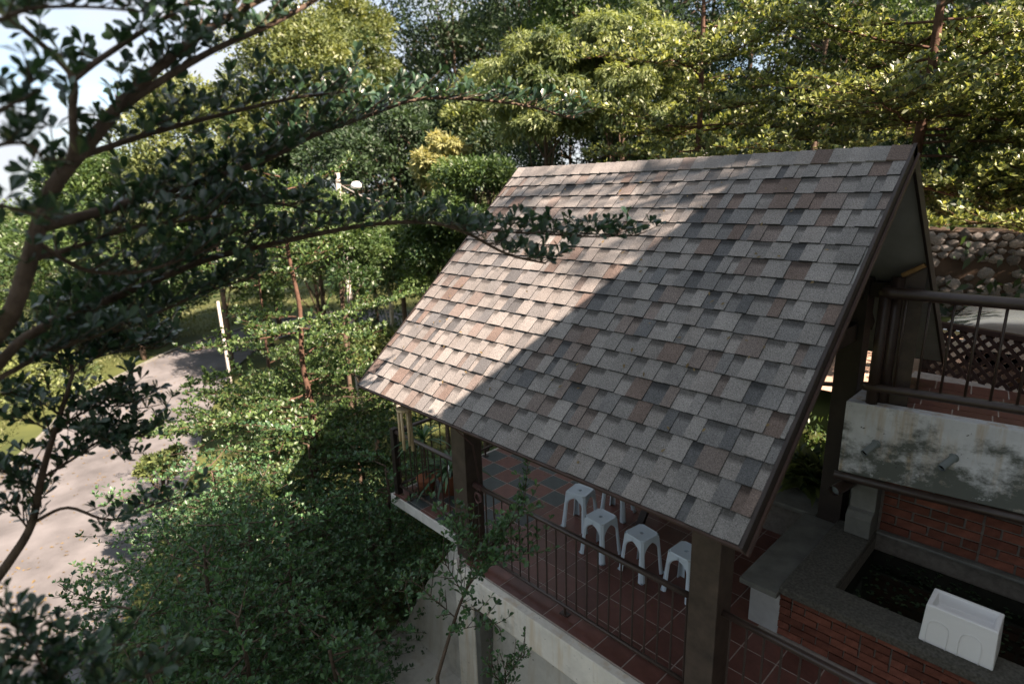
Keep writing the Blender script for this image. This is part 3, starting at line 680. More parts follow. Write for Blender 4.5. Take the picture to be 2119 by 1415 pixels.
def bricks(par, xa, xb, y, z0, z1, bl=.205, bh=.062, jt=.012):
    course = 0; z = z0
    while z + bh*.9 < z1 + .02:
        x = xa - (bl*.53 if course % 2 else 0)
        while x < xb - .03:
            s0 = max(x, xa); w = min(x+bl, xb) - s0
            w_list = [(s0, bl*.46), (s0+bl*.54, bl*.46)] if rnd.random() < .07 and w > bl*.97 else [(s0, w)]
            for (s_, w_) in w_list:
                if w_ < .03: continue
                o = bpy.data.objects.new('brick', rnd.choice(brick_me)); COL.objects.link(o); attach(o, par)
                o.location = (s_, y - rnd.uniform(0, .006), z + rnd.uniform(-.0015, .0015)); o.scale = (w_/.205, 1, min(bh, z1 - z)/.062)
            x += bl + jt
        z += bh + jt; course += 1
pond = empty('fish_pond', (.4, 2.6, ZD), 'brick fish pond with rough concrete rim and dark water', 'pond')
XP0, XP1 = -.445, 1.75
MB().box((XP0+.005, 1.975, ZD), (XP1, 2.22, ZP-.075)).build('front_wall', M['mortar'], pond)
bricks(pond, XP0, XP1, 1.958, ZD+.01, ZP-.078)
mb = MB()      # rim as a frame of four slabs, butted
mb.box((XP0-.012, 1.935, ZP-.075), (XP1, 2.265, ZP)); mb.box((XP0-.012, 2.2655, ZP-.075), (-.105, 3.43, ZP)); mb.box((1.45, 2.2655, ZP-.075), (XP1, 3.43, ZP))
mb.build('rim', M['concrete_rough'], pond, bevel=.012)
mb = MB(); mb.box((-.12, 2.20, ZD-.1), (-.106, 3.44, ZP-.076)); mb.box((-.12, 2.20, ZD-.1), (1.5, 2.222, ZP-.076)); mb.box((1.46, 2.22, ZD-.1), (1.5, 3.44, ZP-.076)); mb.box((-.445, 2.24, ZD), (-.121, 3.43, ZP-.077)); mb.build('basin', M['mortar'], pond)
mb = MB(); mb.add([(-.105, 2.223, ZP-.2), (1.46, 2.223, ZP-.2), (1.46, 3.44, ZP-.2), (-.105, 3.44, ZP-.2)], [(0, 1, 2, 3)]); mb.build('water', M['water'], pond)
g = np.random.default_rng(5); n = 420; B = np.stack([g.uniform(-.02, 1.42, n), g.uniform(2.26, 3.4, n), np.full(n, ZP-.197)], -1)
an = g.random(n)*6.283; D = np.stack([np.cos(an), np.sin(an), g.normal(0, .05, n)], -1); NR = np.tile((0, 0, 1.0), (n, 1)) + g.normal(0, .15, (n, 3))
tag(link('floating_leaves', leaf_mesh('floating_leaves', B, D, NR, .045, .03, L_DARK, 'lo'), pond), kind='stuff')
bx = empty('storage_box', (.78, 2.17, ZP), 'upturned white plastic box on the pond rim', 'box')
def wbox():
    mb = MB(); x0, x1, y0, y1, z0, z1 = .555, 1.01, 2.05, 2.34, ZP+.001, ZP+.315
    d = .012
    mb.hexa([(x0, y0, z0), (x1, y0, z0), (x1, y1, z0), (x0, y1, z0), (x0+d, y0+d, z1), (x1-d, y0+d, z1), (x1-d, y1-d, z1), (x0+d, y1-d, z1)])
    mb.f.pop(1); mb.m.pop(1)
    i = .045; o = len(mb.v)
    mb.v += [(x0+i, y0+i, z1), (x1-i, y0+i, z1), (x1-i, y1-i, z1), (x0+i, y1-i, z1), (x0+i+.01, y0+i+.01, z1-.09), (x1-i-.01, y0+i+.01, z1-.09), (x1-i-.01, y1-i-.01, z1-.09), (x0+i+.01, y1-i-.01, z1-.09)]
    for k in range(4):
        k2 = (k+1) % 4; mb.f += [(4+k, 4+k2, o+k2, o+k), (o+k, o+k2, o+4+k2, o+4+k)]; mb.m += [0, 0]
    mb.f.append((o+4, o+5, o+6, o+7)); mb.m.append(0)
    return mb.build('shell', M['plastic_white'], bx, bevel=.008)
wbox()
for xa in (.66, .86):
    pts = [(xa-.065, 2.0475, ZP+.002), (xa-.065, 2.051, ZP+.14), (xa-.05, 2.0535, ZP+.19), (xa, 2.0555, ZP+.21), (xa+.05, 2.0535, ZP+.19), (xa+.065, 2.051, ZP+.14), (xa+.065, 2.0475, ZP+.002)]
    MB().tube(spl(pts, 5), .0035, 6).build('rib', M['plastic_white'], bx, True)

# ------------------------------------------------------------------ terrace: brick wall, parapet, floor, railing
PB_ = -.872
ter = empty('terrace', (.8, 3.8, -.9), 'raised terrace with mould-stained whitewashed parapet over a brick wall', 'terrace')
MB().box((-.34, 3.470, ZD), (2.6, 3.60, -.88)).build('wall_core', M['mortar'], ter)
MB().box((-.43, 3.601, ZD), (-.31, 5.1, PB_-.002)).build('side_wall', M['concrete'], ter)
bricks(ter, -.09, 1.55, 3.452, ZP+.035, -.90, .245, .078, .018)
MB().box((-.10, 3.39, ZP-.0), (1.6, 3.455, ZP+.028)).build('ledge', M['concrete'], ter, bevel=.006)
# curved bracket on the left end of the brick wall
pr = [(3.455, ZP+.01), (3.20, ZP+.01), (3.19, ZP+.20), (3.23, ZP+.25), (3.29, ZP+.27), (3.29, -.90), (3.455, -.90)]
mb = MB(); n = len(pr); mb.add([(-.34, y, z) for y, z in pr] + [(-.115, y, z) for y, z in pr], [tuple(range(n)), tuple(range(n, 2*n))[::-1]] + [(i, n+i, n+(i+1) % n, (i+1) % n) for i in range(n)])
mb.build('bracket', M['concrete'], ter, bevel=.006)
fl = lambda x: 3.115 + (x+.436)*.145
PT, PB = -.150, -.872
mb = MB(); xs = [-.436, 2.6]
mb.hexa([(-.436, fl(-.436), PB), (2.6, fl(2.6), PB), (2.6, fl(2.6)+.13, PB), (-.436, fl(-.436)+.13, PB), (-.436, fl(-.436), PT), (2.6, fl(2.6), PT), (2.6, fl(2.6)+.13, PT), (-.436, fl(-.436)+.13, PT)])
mb.build('parapet', M['parapet'], ter, bevel=.01)
MB().box((-.436, fl(-.436)+.131, PB), (-.31, 4.2, PT)).build('parapet', M['parapet'], ter, bevel=.01)
ff = lambda x: fl(x) + .132
MB().hexa([(-.308, ff(-.308), PB+.05), (2.6, ff(2.6), PB+.05), (2.6, 5.1, PB+.05), (-.308, 5.1, PB+.05), (-.308, ff(-.308), -.303), (2.6, ff(2.6), -.303), (2.6, 5.1, -.303), (-.308, 5.1, -.303)]).build('floor_slab', M['grout'], ter)
ta = math.atan(.145)
for i in range(9):
    for j in range(5):
        o = bpy.data.objects.new('floor_tile', tile_me['tile_red']); COL.objects.link(o); attach(o, ter); o.rotation_euler = (0, 0, ta)
        o.location = (-.30 + (i*math.cos(ta) - j*math.sin(ta)*.0)*TP, ff(-.30) + .004 + (i*math.sin(ta) + j/math.cos(ta)*1.0)*TP, -.299)
for (x, y) in ((1803, 926), (1958, 962)):
    p = pxplane(x, y, 1, 3.13); yw = fl(p[0]); a_ = np.array((p[0]+.035, yw+.02, p[2]+.05)); b_ = np.array((p[0]-.03, yw-.13, p[2]-.03))
    o = MB().tube([a_, b_], .032, 14, cap=False).build('drain_pipe', M['pvc'], ter, True)
    MB().tube([a_, b_ + (a_-b_)*.1], .027, 14).build('pipe_plug', M['dark'], o, True)  # black plug painted as the dark inside of the pipe
    MB().tube([a_ + (b_-a_)*.08, a_ + (b_-a_)*.16], .043, 14).build('flange', M['pvc'], o, True)
MB().tube([(-.46, fl(-.46)-.01, -.915), (2.6, fl(2.6)-.01, -.915)], .040, 14).build('gutter_pipe', M['metal'], ter, True)
pq = pxplane(1725, 1016, 1, 3.0); o = MB().tube([pq, pq + [.10, .40, .03]], .052, 16, cap=False).build('outlet_pipe', M['metal'], ter, True)
MB().tube([pq + [.01, .04, .003], pq + [.10, .38, .03]], .047, 16).build('pipe_plug', M['pvc'], o, True)

def terrace_rail(dx=.0):
    r = empty('terrace_railing', (-.28, 3.3, PT), 'thick brown pipe railing on the stained terrace parapet', 'railing')
    yl = lambda x: 3.19 + (x+.25)*.13
    top = [(-.215, 3.62, .90), (-.235, 3.32, .90), (-.262, 3.215, .90), (-.225, 3.193, .90), (-.09, yl(-.09), .895), (.8, yl(.8), .885), (2.6, yl(2.6), .88)]
    top = [(x+dx, y, z) for x, y, z in top]; MB().tube(spl(top, 5), .050, 14).build('top_rail', M['metal'], r, True)
    bot = [(-.235, 3.32, .01), (-.262, 3.215, .01), (-.225, 3.193, .012), (.8, yl(.8), .02), (2.6, yl(2.6), .02)]
    bot = [(x+dx, y, z) for x, y, z in bot]; MB().tube(spl(bot, 5), .042, 14).build('bottom_rail', M['metal'], r, True)
    MB().tube([(-.25+dx, 3.205, PT), (-.25+dx, 3.205, .89)], .048, 14).build('corner_post', M['metal'], r, True)
    for i in range(15):
        x = -.09 + i*.17; MB().tube([(x, yl(x), -.01), (x, yl(x), .88)], .011, 8).build('baluster', M['metal'], r, True)
terrace_rail()
nw = empty('stair_screen', (-.2, 3.9, -.3), 'dark stair screen with varnished wooden handrail behind the terrace railing', 'screen')
a_ = pxplane(1860, 578, 1, 3.31); b_ = pxplane(1914, 548, 1, 3.31)
MB().tube([(a_[0], a_[1], -.3), (a_[0], a_[1], a_[2]+.02)], .055, 16).build('newel', M['metal'], nw, True)
mb = MB(); e_ = np.array((.022, 0, 0))
pa = [(a_[0]+.03, a_[1]+.0), (b_[0], b_[1])]
mb.hexa([(pa[0][0]-.02, pa[0][1], -.3), (pa[0][0]+.02, pa[0][1], -.3), (pa[1][0]+.02, pa[1][1]+.03, -.3), (pa[1][0]-.02, pa[1][1]+.03, -.3), (pa[0][0]-.02, pa[0][1], a_[2]), (pa[0][0]+.02, pa[0][1], a_[2]), (pa[1][0]+.02, pa[1][1]+.03, b_[2]-.025), (pa[1][0]-.02, pa[1][1]+.03, b_[2]-.025)])
mb.build('panel', M['wood'], nw)
MB().beam((a_[0]+.02, a_[1], a_[2]+.035), (b_[0]+.005, b_[1], b_[2]), .06, .04).build('handrail', M['gold_wood'], nw, bevel=.01)
# lattice fence beyond the terrace
la = np.array((-.25, 5.2)); lb_ = np.array((1.9, 4.55)); ld = unit(lb_-la); LL = np.linalg.norm(lb_-la)
lat = empty('lattice_fence', (*la, -.9), 'low red-brown diagonal lattice fence in front of the parked car', 'fence')
Z0, Z1 = -.95, .235; Pl = lambda s, z, o=0: (la[0]+ld[0]*s - ld[1]*o, la[1]+ld[1]*s + ld[0]*o, z)
MB().beam(Pl(-.03, Z1+.03), Pl(LL, Z1+.03), .07, .06).build('top_rail', M['lattice'], lat, bevel=.006)
MB().beam(Pl(-.03, Z0), Pl(LL, Z0), .06, .06).build('bottom_rail', M['lattice'], lat)
for s in (0, LL*.5, LL): MB().beam(Pl(s, Z0-.1, .04), Pl(s, Z1, .04), .07, .07, (1, 0, 0)).build('fence_post', M['lattice'], lat)
hgt = Z1 - Z0; sp = .125
for sg in (1, -1):
    s0 = -hgt
    while s0 < LL + hgt:
        sa, sb = s0, s0 + hgt*1.0; za, zb = (Z0, Z1) if sg > 0 else (Z1, Z0)
        ca, cb = max(sa, 0), min(sb, LL)
        if cb - ca > .05:
            z_ = lambda s: za + (zb-za)*(s-sa)/hgt
            MB().beam(Pl(ca, z_(ca), .006*sg), Pl(cb, z_(cb), .006*sg), .040, .010, (ld[1], -ld[0], 0)).build('slat', M['lattice'], lat)
        s0 += sp
# small brick planter with strap plants between roof edge and terrace, rail, cream panel
pl = empty('planter', (-1.3, 4.1, ZD), 'low brick planter of bright-coloured strap-leaved plants behind the bench', 'planter')
MB().box((-2.3, 3.95, ZD), (-.75, 4.6, -1.62)).build('planter_wall', M['mortar'], pl)
bricks(pl, -2.3, -.75, 3.94, ZD+.05, -1.66)
g = np.random.default_rng(21)
for i in range(11):
    q_ = pxplane(1618 + 11*i + g.uniform(-8, 8), 985, 1, 4.15); link('leaves', blades_plant((q_[0], g.uniform(4.02, 4.45), -1.62), 24, .66, .085, L_LIT, .35, 1.0, 40+i), pl)  # brighter leaf colour stands in for sunlight on these plants
hr = empty('hand_rail', (-1.5, 5.4, -1.2), 'dark sloping handrail behind the planter', 'railing')
MB().tube([(-2.6, 5.2, -.9), (-.6, 5.0, -.55)], .03, 8).build('rail', M['metal'], hr, True)
for s in (.1, .5, .9): MB().tube([(-2.6+2*s, 5.2-.2*s, -2.4), (-2.6+2*s, 5.2-.2*s, -.9+.35*s)], .02, 8).build('post', M['metal'], hr, True)
p_ = pxplane(1768, 795, 1, 4.35)
yb = empty('meter_box', p_, 'small cream panel with dark holes beside the terrace corner', 'box')
MB().box((p_[0]-.07, 4.33, p_[2]-.19), (p_[0]+.07, 4.40, p_[2]+.13)).build('case', M['yellow_box'], yb, bevel=.004)
for i in range(3):
    for j in range(5):
        MB().box((p_[0]-.045+i*.04, 4.326, p_[2]-.16+j*.06), (p_[0]-.033+i*.04, 4.3295, p_[2]-.148+j*.06)).build('hole', M['dark'], yb)
MB().box((p_[0]-.15, 4.405, -2.2), (p_[0]-.02, 4.5, p_[2]+.4)).build('backing_post', M['wood_dark'], yb)

# ------------------------------------------------------------------ car, rubble wall
car = empty('parked_car', (1.6, 8.0, -.92), 'grey-blue parked car behind the lattice fence', 'car')
def carbody():
    zg = -.92; y0, y1 = 7.15, 8.85
    prof = [(-.55, .30), (-.60, .55), (-.45, .78), (.05, .92), (.55, .97), (1.15, 1.42), (1.6, 1.50), (2.6, 1.50), (3.1, 1.38), (3.55, 1.05), (3.75, .95), (3.78, .40), (3.7, .28)]
    n = len(prof); mb = MB(); rows = [(y0+.02, .0), (y0, .0), (y0, .0), (y1, .0)]
    V = []
    for (y, e) in ((y0, 0), (y0+.10, 1), (y1-.10, 1), (y1, 0)):
        for (x, z) in prof:
            inset = .0
            zz = z
            if z > 1.0: y_ = y + (.16 if y < 8 else -.16)*(z-1.0)/.5
            else: y_ = y
            V.append((x, y_, zg + zz - (0 if e else .035)))
    Fs = [(r*n+i, r*n+i+1, (r+1)*n+i+1, (r+1)*n+i) for r in range(3) for i in range(n-1)] + [tuple(range(n))[::-1], tuple(range(3*n, 4*n))]
    mb.add(V, Fs); mb.build('body', M['car'], car, True, bevel=.02)
    mb = MB(); mb.add([(.62, y0+.14, zg+1.0), (.62, y1-.14, zg+1.0), (1.13, y1-.24, zg+1.425), (1.13, y0+.24, zg+1.425)], [(0, 1, 2, 3)]); mb.v = [(x-.03, y, z+.035) for x, y, z in mb.v]; mb.build('windscreen', M['glass'], car)
    for (xa, xb) in ((1.0, 1.85), (1.95, 2.85)):
        MB().add([(xa, y0-.012, zg+1.0), (xb, y0-.012, zg+1.0), (xb-.02, y0+.115, zg+1.40), (xa+.30 if xa < 1.5 else xa, y0+.115, zg+1.40)], [(0, 1, 2, 3)]).build('side_window', M['glass'], car)
    MB().tube([(.56, y0+.06, zg+1.0), (1.14, y0+.15, zg+1.44), (1.6, y0+.17, zg+1.52)], .022, 8).build('pillar_trim', M['chrome'], car, True)
    MB().box((-.5, y0-.008, zg+.60), (-.2, y0+.02, zg+.72)).build('headlight', M['chrome'], car, bevel=.01)
    MB().box((.75, y0-.16, zg+1.0), (.93, y0-.01, zg+1.12)).build('mirror', M['car'], car, bevel=.03)
    for x in (.15, 2.9):
        for y in (y0+.02, y1-.22):
            w = MB(); w.tube([(x, y-.02, zg+.31), (x, y+.2, zg+.31)], .31, 20).build('wheel', M['rubber'], car, False)
carbody()
rw = empty('rubble_wall', (1, 11.6, -.9), 'rubble stone retaining wall behind the parked car', 'wall')
MB().hexa([(-6, 11.5, -1.2), (9, 11.5, -1.2), (9, 13.5, -1.2), (-6, 13.5, -1.2), (-6, 12.3, .75), (9, 12.3, .75), (9, 13.5, .75), (-6, 13.5, .75)]).build('core', M['earth'], rw)
st_me = []
for k in range(7):
    g = np.random.default_rng(60+k); mb = MB(); n1, n2 = 7, 4
    V = [(0, 0, -.5)] + [(math.cos(2*math.pi*j/n1)*r_*(1+g.normal(0, .16)), math.sin(2*math.pi*j/n1)*r_*(1+g.normal(0, .16)), z_) for z_, r_ in ((-.25, .85), (.15, .8), (.38, .45)) for j in range(n1)] + [(0, 0, .45)]
    Fs = [(0, 1+(j+1) % n1, 1+j) for j in range(n1)] + [(1+r*n1+j, 1+r*n1+(j+1) % n1, 1+(r+1)*n1+(j+1) % n1, 1+(r+1)*n1+j) for r in range(2) for j in range(n1)] + [(1+2*n1+j, 1+2*n1+(j+1) % n1, 1+3*n1) for j in range(n1)]
    me = mb.add(V, Fs).mesh('stone'); me.materials.append(M['stone']); st_me.append(me)
cnt = 0
for r_i in range(13):
    x = -2.4 + rnd.uniform(0, .2)
    while x < 2.6:
        s = rnd.uniform(.085, .165); tz = -.95 + r_i*.135 + rnd.uniform(-.03, .03); ty = 11.5 + (tz+1.2)/1.95*.8
        if not (-.15 < tz < .2 and x < .4 and rnd.random() < .75):
            o = bpy.data.objects.new('stone', rnd.choice(st_me)); COL.objects.link(o); attach(o, rw); o.location = (x, ty-.02, tz); o.scale = (s, s*rnd.uniform(.65, 1), s*.55); o.rotation_euler = (math.radians(68)+rnd.uniform(-.3, .3), rnd.uniform(-.2, .2), rnd.uniform(-.3, .3)); cnt += 1
        x += s*1.55 + rnd.uniform(.0, .05)

# ------------------------------------------------------------------ unseen house right of the frame, block and wing shaped to cast shade
hs = empty('house', (6, -1, -4.5), 'unseen cream house right of view, its block and wing shaped to cast shade', 'house')
HX0, HX1, HY1 = 3.0, 9.0, 5.7
XE = 1.35          # outer edge of the wing eave, deepened to block sky light
_a = np.array(rp(-2.70, 0.0, 0)); _b = np.array(rp(-1.37, 2.53, 0))          # ends of the straight shadow edge on the shingles
_pa = _a + SUN*((XE-_a[0])/SUN[0]); _pb = _b + SUN*((XE-_b[0])/SUN[0])
hsl = (_pb[2]-_pa[2])/(_pb[1]-_pa[1]); hz = lambda y: _pa[2] + (y-_pa[1])*hsl      # wing rake fitted to that shadow edge
YM = .55; YB = .76        # wing eave starts at YM, the tall block added for shade ends at YB
MB().hexa([(HX0, YB+.01, -5), (HX1, YB+.01, -5), (HX1, HY1, -5), (HX0, HY1, -5), (HX0, YB+.01, hz(YB)-.13), (HX1, YB+.01, hz(YB)-.13), (HX1, HY1, hz(HY1)-.13), (HX0, HY1, hz(HY1)-.13)]).build('shade_wing_wall', M['wall_house'], hs)
MB().hexa([(XE, YM, hz(YM)-.12), (HX1+.3, YM, hz(YM)-.12), (HX1+.3, HY1+.06, hz(HY1+.06)-.12), (XE, HY1+.06, hz(HY1+.06)-.12), (XE, YM, hz(YM)), (HX1+.3, YM, hz(YM)), (HX1+.3, HY1+.06, hz(HY1+.06)), (XE, HY1+.06, hz(HY1+.06))]).build('shade_wing_roof', M['roof_house'], hs)
MB().box((HX0, -9.0, -5), (HX1, YB, 6.7)).build('shade_block_wall', M['wall_house'], hs)
MB().hexa([(HX0-.05, -9.4, 6.7), (HX1+.4, -9.4, 6.7), (HX1+.4, YB+.0, 6.7), (HX0-.05, YB+.0, 6.7), (HX0+2, -6.5, 9), (HX1-2, -6.5, 9), (HX1-2, YM-2.5, 9), (HX0+2, YM-2.5, 9)]).build('shade_block_roof', M['roof_house'], hs)
for y in (3.2,):
    f_ = MB().box((HX0-.04, y-.6, .2), (HX0-.005, y+.6, 1.7)).build('window', M['wood'], hs); MB().box((HX0-.05, y-.52, .28), (HX0-.041, y+.52, 1.62)).build('pane', M['glass'], f_)

# ------------------------------------------------------------------ vegetation
def poly3(pts):      # (px, py, depth) list -> world polyline
    return spl([px(*p) for p in pts], 5)

# --- foreground tree at the left, close to the camera
ft = empty('foreground_tree', (*px(-330, 1150, 2.6)[:2], float(gz(*px(-330, 1150, 2.6)[:2]))), 'close dark-leaved tree reaching its branches in from the left edge', 'tree')
tb0 = px(-330, 1150, 2.6); tgz = float(gz(tb0[0], tb0[1]))
trunk = np.vstack([spl([np.array((tb0[0]-.25, tb0[1]-.1, tgz-.2)), np.array((tb0[0]-.12, tb0[1]-.05, (tgz+tb0[2])/2)), tb0], 6)[:-1],
                   poly3([(-330,1150,2.6),(-230,930,2.5),(-110,790,2.35),(-30,715,2.25),(22,650,2.2),(60,540,2.2),(95,420,2.2),(130,360,2.2),(190,290,2.25),(250,215,2.3),(340,130,2.35),(450,50,2.5),(600,-30,2.7),(760,-90,2.9)])])
rt_ = np.interp(np.arange(len(trunk)), [0, 12, 37, 52, 62, len(trunk)-1], [.065, .042, .029, .025, .019, .009])
MB().tube(trunk, rt_, 12).build('trunk', M['bark'], ft, True)
limbs = [([(140,348,2.2),(152,300,2.18),(150,230,2.16),(152,165,2.15),(110,115,2.12),(60,70,2.1),(-10,15,2.05)], .016, .009),
         ([(152,165,2.15),(200,128,2.2),(280,75,2.3),(390,8,2.4),(480,-50,2.5)], .012, .007),
         ([(235,235,2.3),(330,170,2.35),(440,105,2.45),(560,52,2.6),(640,8,2.7),(720,-40,2.8)], .016, .008),
         ([(-35,790,2.3),(57,696,2.4),(181,640,2.55),(264,605,2.7),(420,540,2.9),(520,515,3.0),(640,488,3.05),(760,466,3.1),(880,460,3.15),(960,480,3.2),(1050,526,3.25),(1130,545,3.3)], .022, .006),
         ([(930,468,3.18),(1020,478,3.25),(1120,484,3.3),(1230,490,3.4),(1322,487,3.5)], .008, .004),
         ([(-35,800,2.3),(100,730,2.45),(230,682,2.6),(330,645,2.75),(420,606,2.9),(520,575,3.0)], .012, .005),
         ([(85,470,2.2),(200,440,2.4),(330,400,2.7),(430,372,2.85),(540,335,3.0),(650,280,3.2),(760,240,3.35),(870,205,3.5),(1000,208,3.7),(1100,222,3.8),(1188,248,3.9)], .022, .005),
         ([(330,400,2.7),(450,420,2.8),(560,420,2.95),(660,440,3.05)], .010, .004),
         ([(60,540,2.2),(160,510,2.35),(280,470,2.5),(400,455,2.65),(500,440,2.8)], .012, .004),
         ([(75,500,2.2),(180,560,2.4),(300,560,2.55),(420,520,2.7),(540,470,2.9)], .010, .004),
         ([(-60,260,1.75),(10,225,1.75),(50,190,1.8),(70,150,1.8)], .008, .004),
         ([(-60,330,1.8),(0,300,1.8),(60,300,1.85),(90,330,1.9)], .008, .004),
         ([(-40,60,1.8),(60,20,1.85),(180,15,1.9),(300,25,2.0)], .008, .004),
         ([(-50,420,1.9),(20,430,1.95),(80,450,2.0)], .007, .004),
         ([(150,330,2.22),(300,280,2.5),(450,240,2.7),(600,205,2.9),(720,190,3.05)], .014, .005)]
lay = new_lay(); limb_pts = []
for pts, ra, rb in limbs:
    p = poly3(pts); r = np.linspace(ra, rb, len(p)); MB().tube(p, r, 8).build('limb', M['bark'], ft, True); limb_pts.append(p)
def dress(p, s0, s1, step, len2, lay, rs=.055, g=None, upz=0.0, side_bias=0.0):
    """side twigs with rosettes along a limb between the fractions s0 and s1"""
    g = g or np.random.default_rng(3); seg = np.linalg.norm(np.diff(p, axis=0), axis=1); cum = np.concatenate([[0], np.cumsum(seg)]); tot = cum[-1]; s = s0*tot; i = 0
    while s < s1*tot:
        a = min(np.searchsorted(cum, s, side='right')-1, len(p)-2); f = (s-cum[a])/max(seg[a], 1e-6); q = p[a] + (p[a+1]-p[a])*f; d = unit(p[a+1]-p[a])
        sd = unit(np.cross(d, (0, 0, 1))); sg = 1 if i % 2 else -1; an = math.radians(g.uniform(30, 70))
        d2 = unit(d*math.cos(an) + sd*sg*math.sin(an) + np.array([0, 0, g.normal(.25+upz, .22)])); l2 = len2*g.uniform(.5, 1.15)
        m2 = 5; u = np.linspace(0, 1, m2); tw = q + d2*l2*u[:, None] + np.array([0, 0, .15])*l2*(u**2)[:, None]
        lay['br'].append((tw, np.linspace(.004, .0016, m2)))
        n = max(2, int(l2/rs))
        for j in range(n):
            x = (j+.7)/n*(m2-1); b = min(int(x), m2-2); lay['ro'].append(tw[b] + (tw[b+1]-tw[b])*(x-b) + g.normal(0, .006, 3)); lay['ax'].append(unit(np.array([0, 0, 1.0])*.9 + d2*.6 + g.normal(0, .35, 3)))
        s += step*g.uniform(.6, 1.4); i += 1
G3 = np.random.default_rng(77)
dress(limb_pts[0], .25, 1, .05, .14, lay, g=G3); dress(limb_pts[1], .15, 1, .05, .16, lay, g=G3); dress(limb_pts[2], .2, 1, .06, .18, lay, g=G3)
dress(limb_pts[3], .28, .62, .035, .26, lay, g=G3, upz=.15); dress(limb_pts[3], .62, 1, .030, .22, lay, g=G3, upz=.1)
dress(limb_pts[3], .08, .28, .035, .24, lay, g=G3, upz=.2); dress(limb_pts[4], .0, 1, .026, .16, lay, g=G3, upz=.1); dress(limb_pts[5], .1, 1, .028, .26, lay, g=G3)
dress(limb_pts[6], .12, .55, .032, .34, lay, g=G3, upz=.1); dress(limb_pts[6], .55, 1, .032, .24, lay, g=G3)
dress(limb_pts[7], .0, 1, .030, .28, lay, g=G3)
for q_ in (10, 11, 12, 13): dress(limb_pts[q_], .1, 1, .03, .13, lay, g=G3)
for q_ in (8, 9, 14): dress(limb_pts[q_], .12, 1, .042, .30, lay, g=G3, upz=.1)
dress(trunk, .85, 1, .05, .22, lay, g=G3); dress(trunk, .66, .85, .10, .20, lay, g=G3)
mb = MB()
for p, r in lay['br']: mb.tube(p, r, 4, cap=False)
tag(mb.build('twigs', M['bark'], ft, True), kind='stuff')
B, D, NR, L, W = rosettes(lay['ro'], lay['ax'], 6, 1.0, .058, .026)
# the leaves that show largest are single leaves, the rest one mass
q = (B + D*(L*.5)[:, None] - CAM) @ CR.T; sx = CX + F_PX*q[:, 0]/q[:, 2]; sy = CY + F_PX*q[:, 1]/q[:, 2]
vis = (sx > 5) & (sx < 2110) & (sy > 5) & (sy < 1410); size = np.where(vis, L/q[:, 2], 0); order = np.argsort(-size); big = order[:300]
rest = np.ones(len(B), bool); rest[big] = False
tag(link('foliage', leaf_mesh('foliage', B[rest], D[rest], NR[rest], L[rest], W[rest], L_NEAR, 'hi'), ft), kind='stuff')
lv = []
for k in range(8):
    lv.append(leaf_mesh('leaf', np.zeros((1, 3)), np.array([[1.0, 0, 0]]), np.array([[0, 0, 1.0]]), 1.0, .42+.05*RG.random(), L_NEAR, 'hi', np.array([k/7])))
for i in big:
    d = D[i]; sd = unit(np.cross(d, NR[i])); up = np.cross(sd, d); o = bpy.data.objects.new('leaf', lv[i % 8]); COL.objects.link(o); attach(o, ft)
    s = L[i]; o.matrix_basis = Matrix(((d[0]*s, -sd[0]*s, up[0]*s, B[i][0]), (d[1]*s, -sd[1]*s, up[1]*s, B[i][1]), (d[2]*s, -sd[2]*s, up[2]*s, B[i][2]), (0, 0, 0, 1)))

# --- sapling at the lower left in front of the road
def skeleton_tree(name, label, stem, rad, limbs, dressing, lm, bark, ln=.058, wd=.026, k=6, kind='hi', spread=1.0, group=None, seed=5):
    p = poly3(stem); b = p[0]; z = float(gz(b[0], b[1])); root = empty(name, (b[0], b[1], z), label, 'tree', group)
    full = np.vstack([[(b[0]-.05, b[1], z-.1)], [((b[0]-.02), b[1], (z+b[2])/2)], p]) if b[2] > z + .3 else p
    MB().tube(full, np.linspace(rad*1.3, rad*.45, len(full)), 8).build('trunk', bark, root, True)
    lay = new_lay(); g = np.random.default_rng(seed); P = [p]
    for pts, ra, rb in limbs:
        q = poly3(pts); P.append(q); MB().tube(q, np.linspace(ra, rb, len(q)), 6).build('limb', bark, root, True)
    for (i, s0, s1, step, l2, up) in dressing: dress(P[i], s0, s1, step, l2, lay, .06, g, up)
    mb = MB()
    for a, r in lay['br']: mb.tube(a, r, 4, cap=False)
    tag(mb.build('twigs', bark, root, True), kind='stuff')
    tag(crown_obj(lay, 'crown', lm, root, k, spread, ln, wd, kind), kind='stuff')
    return root
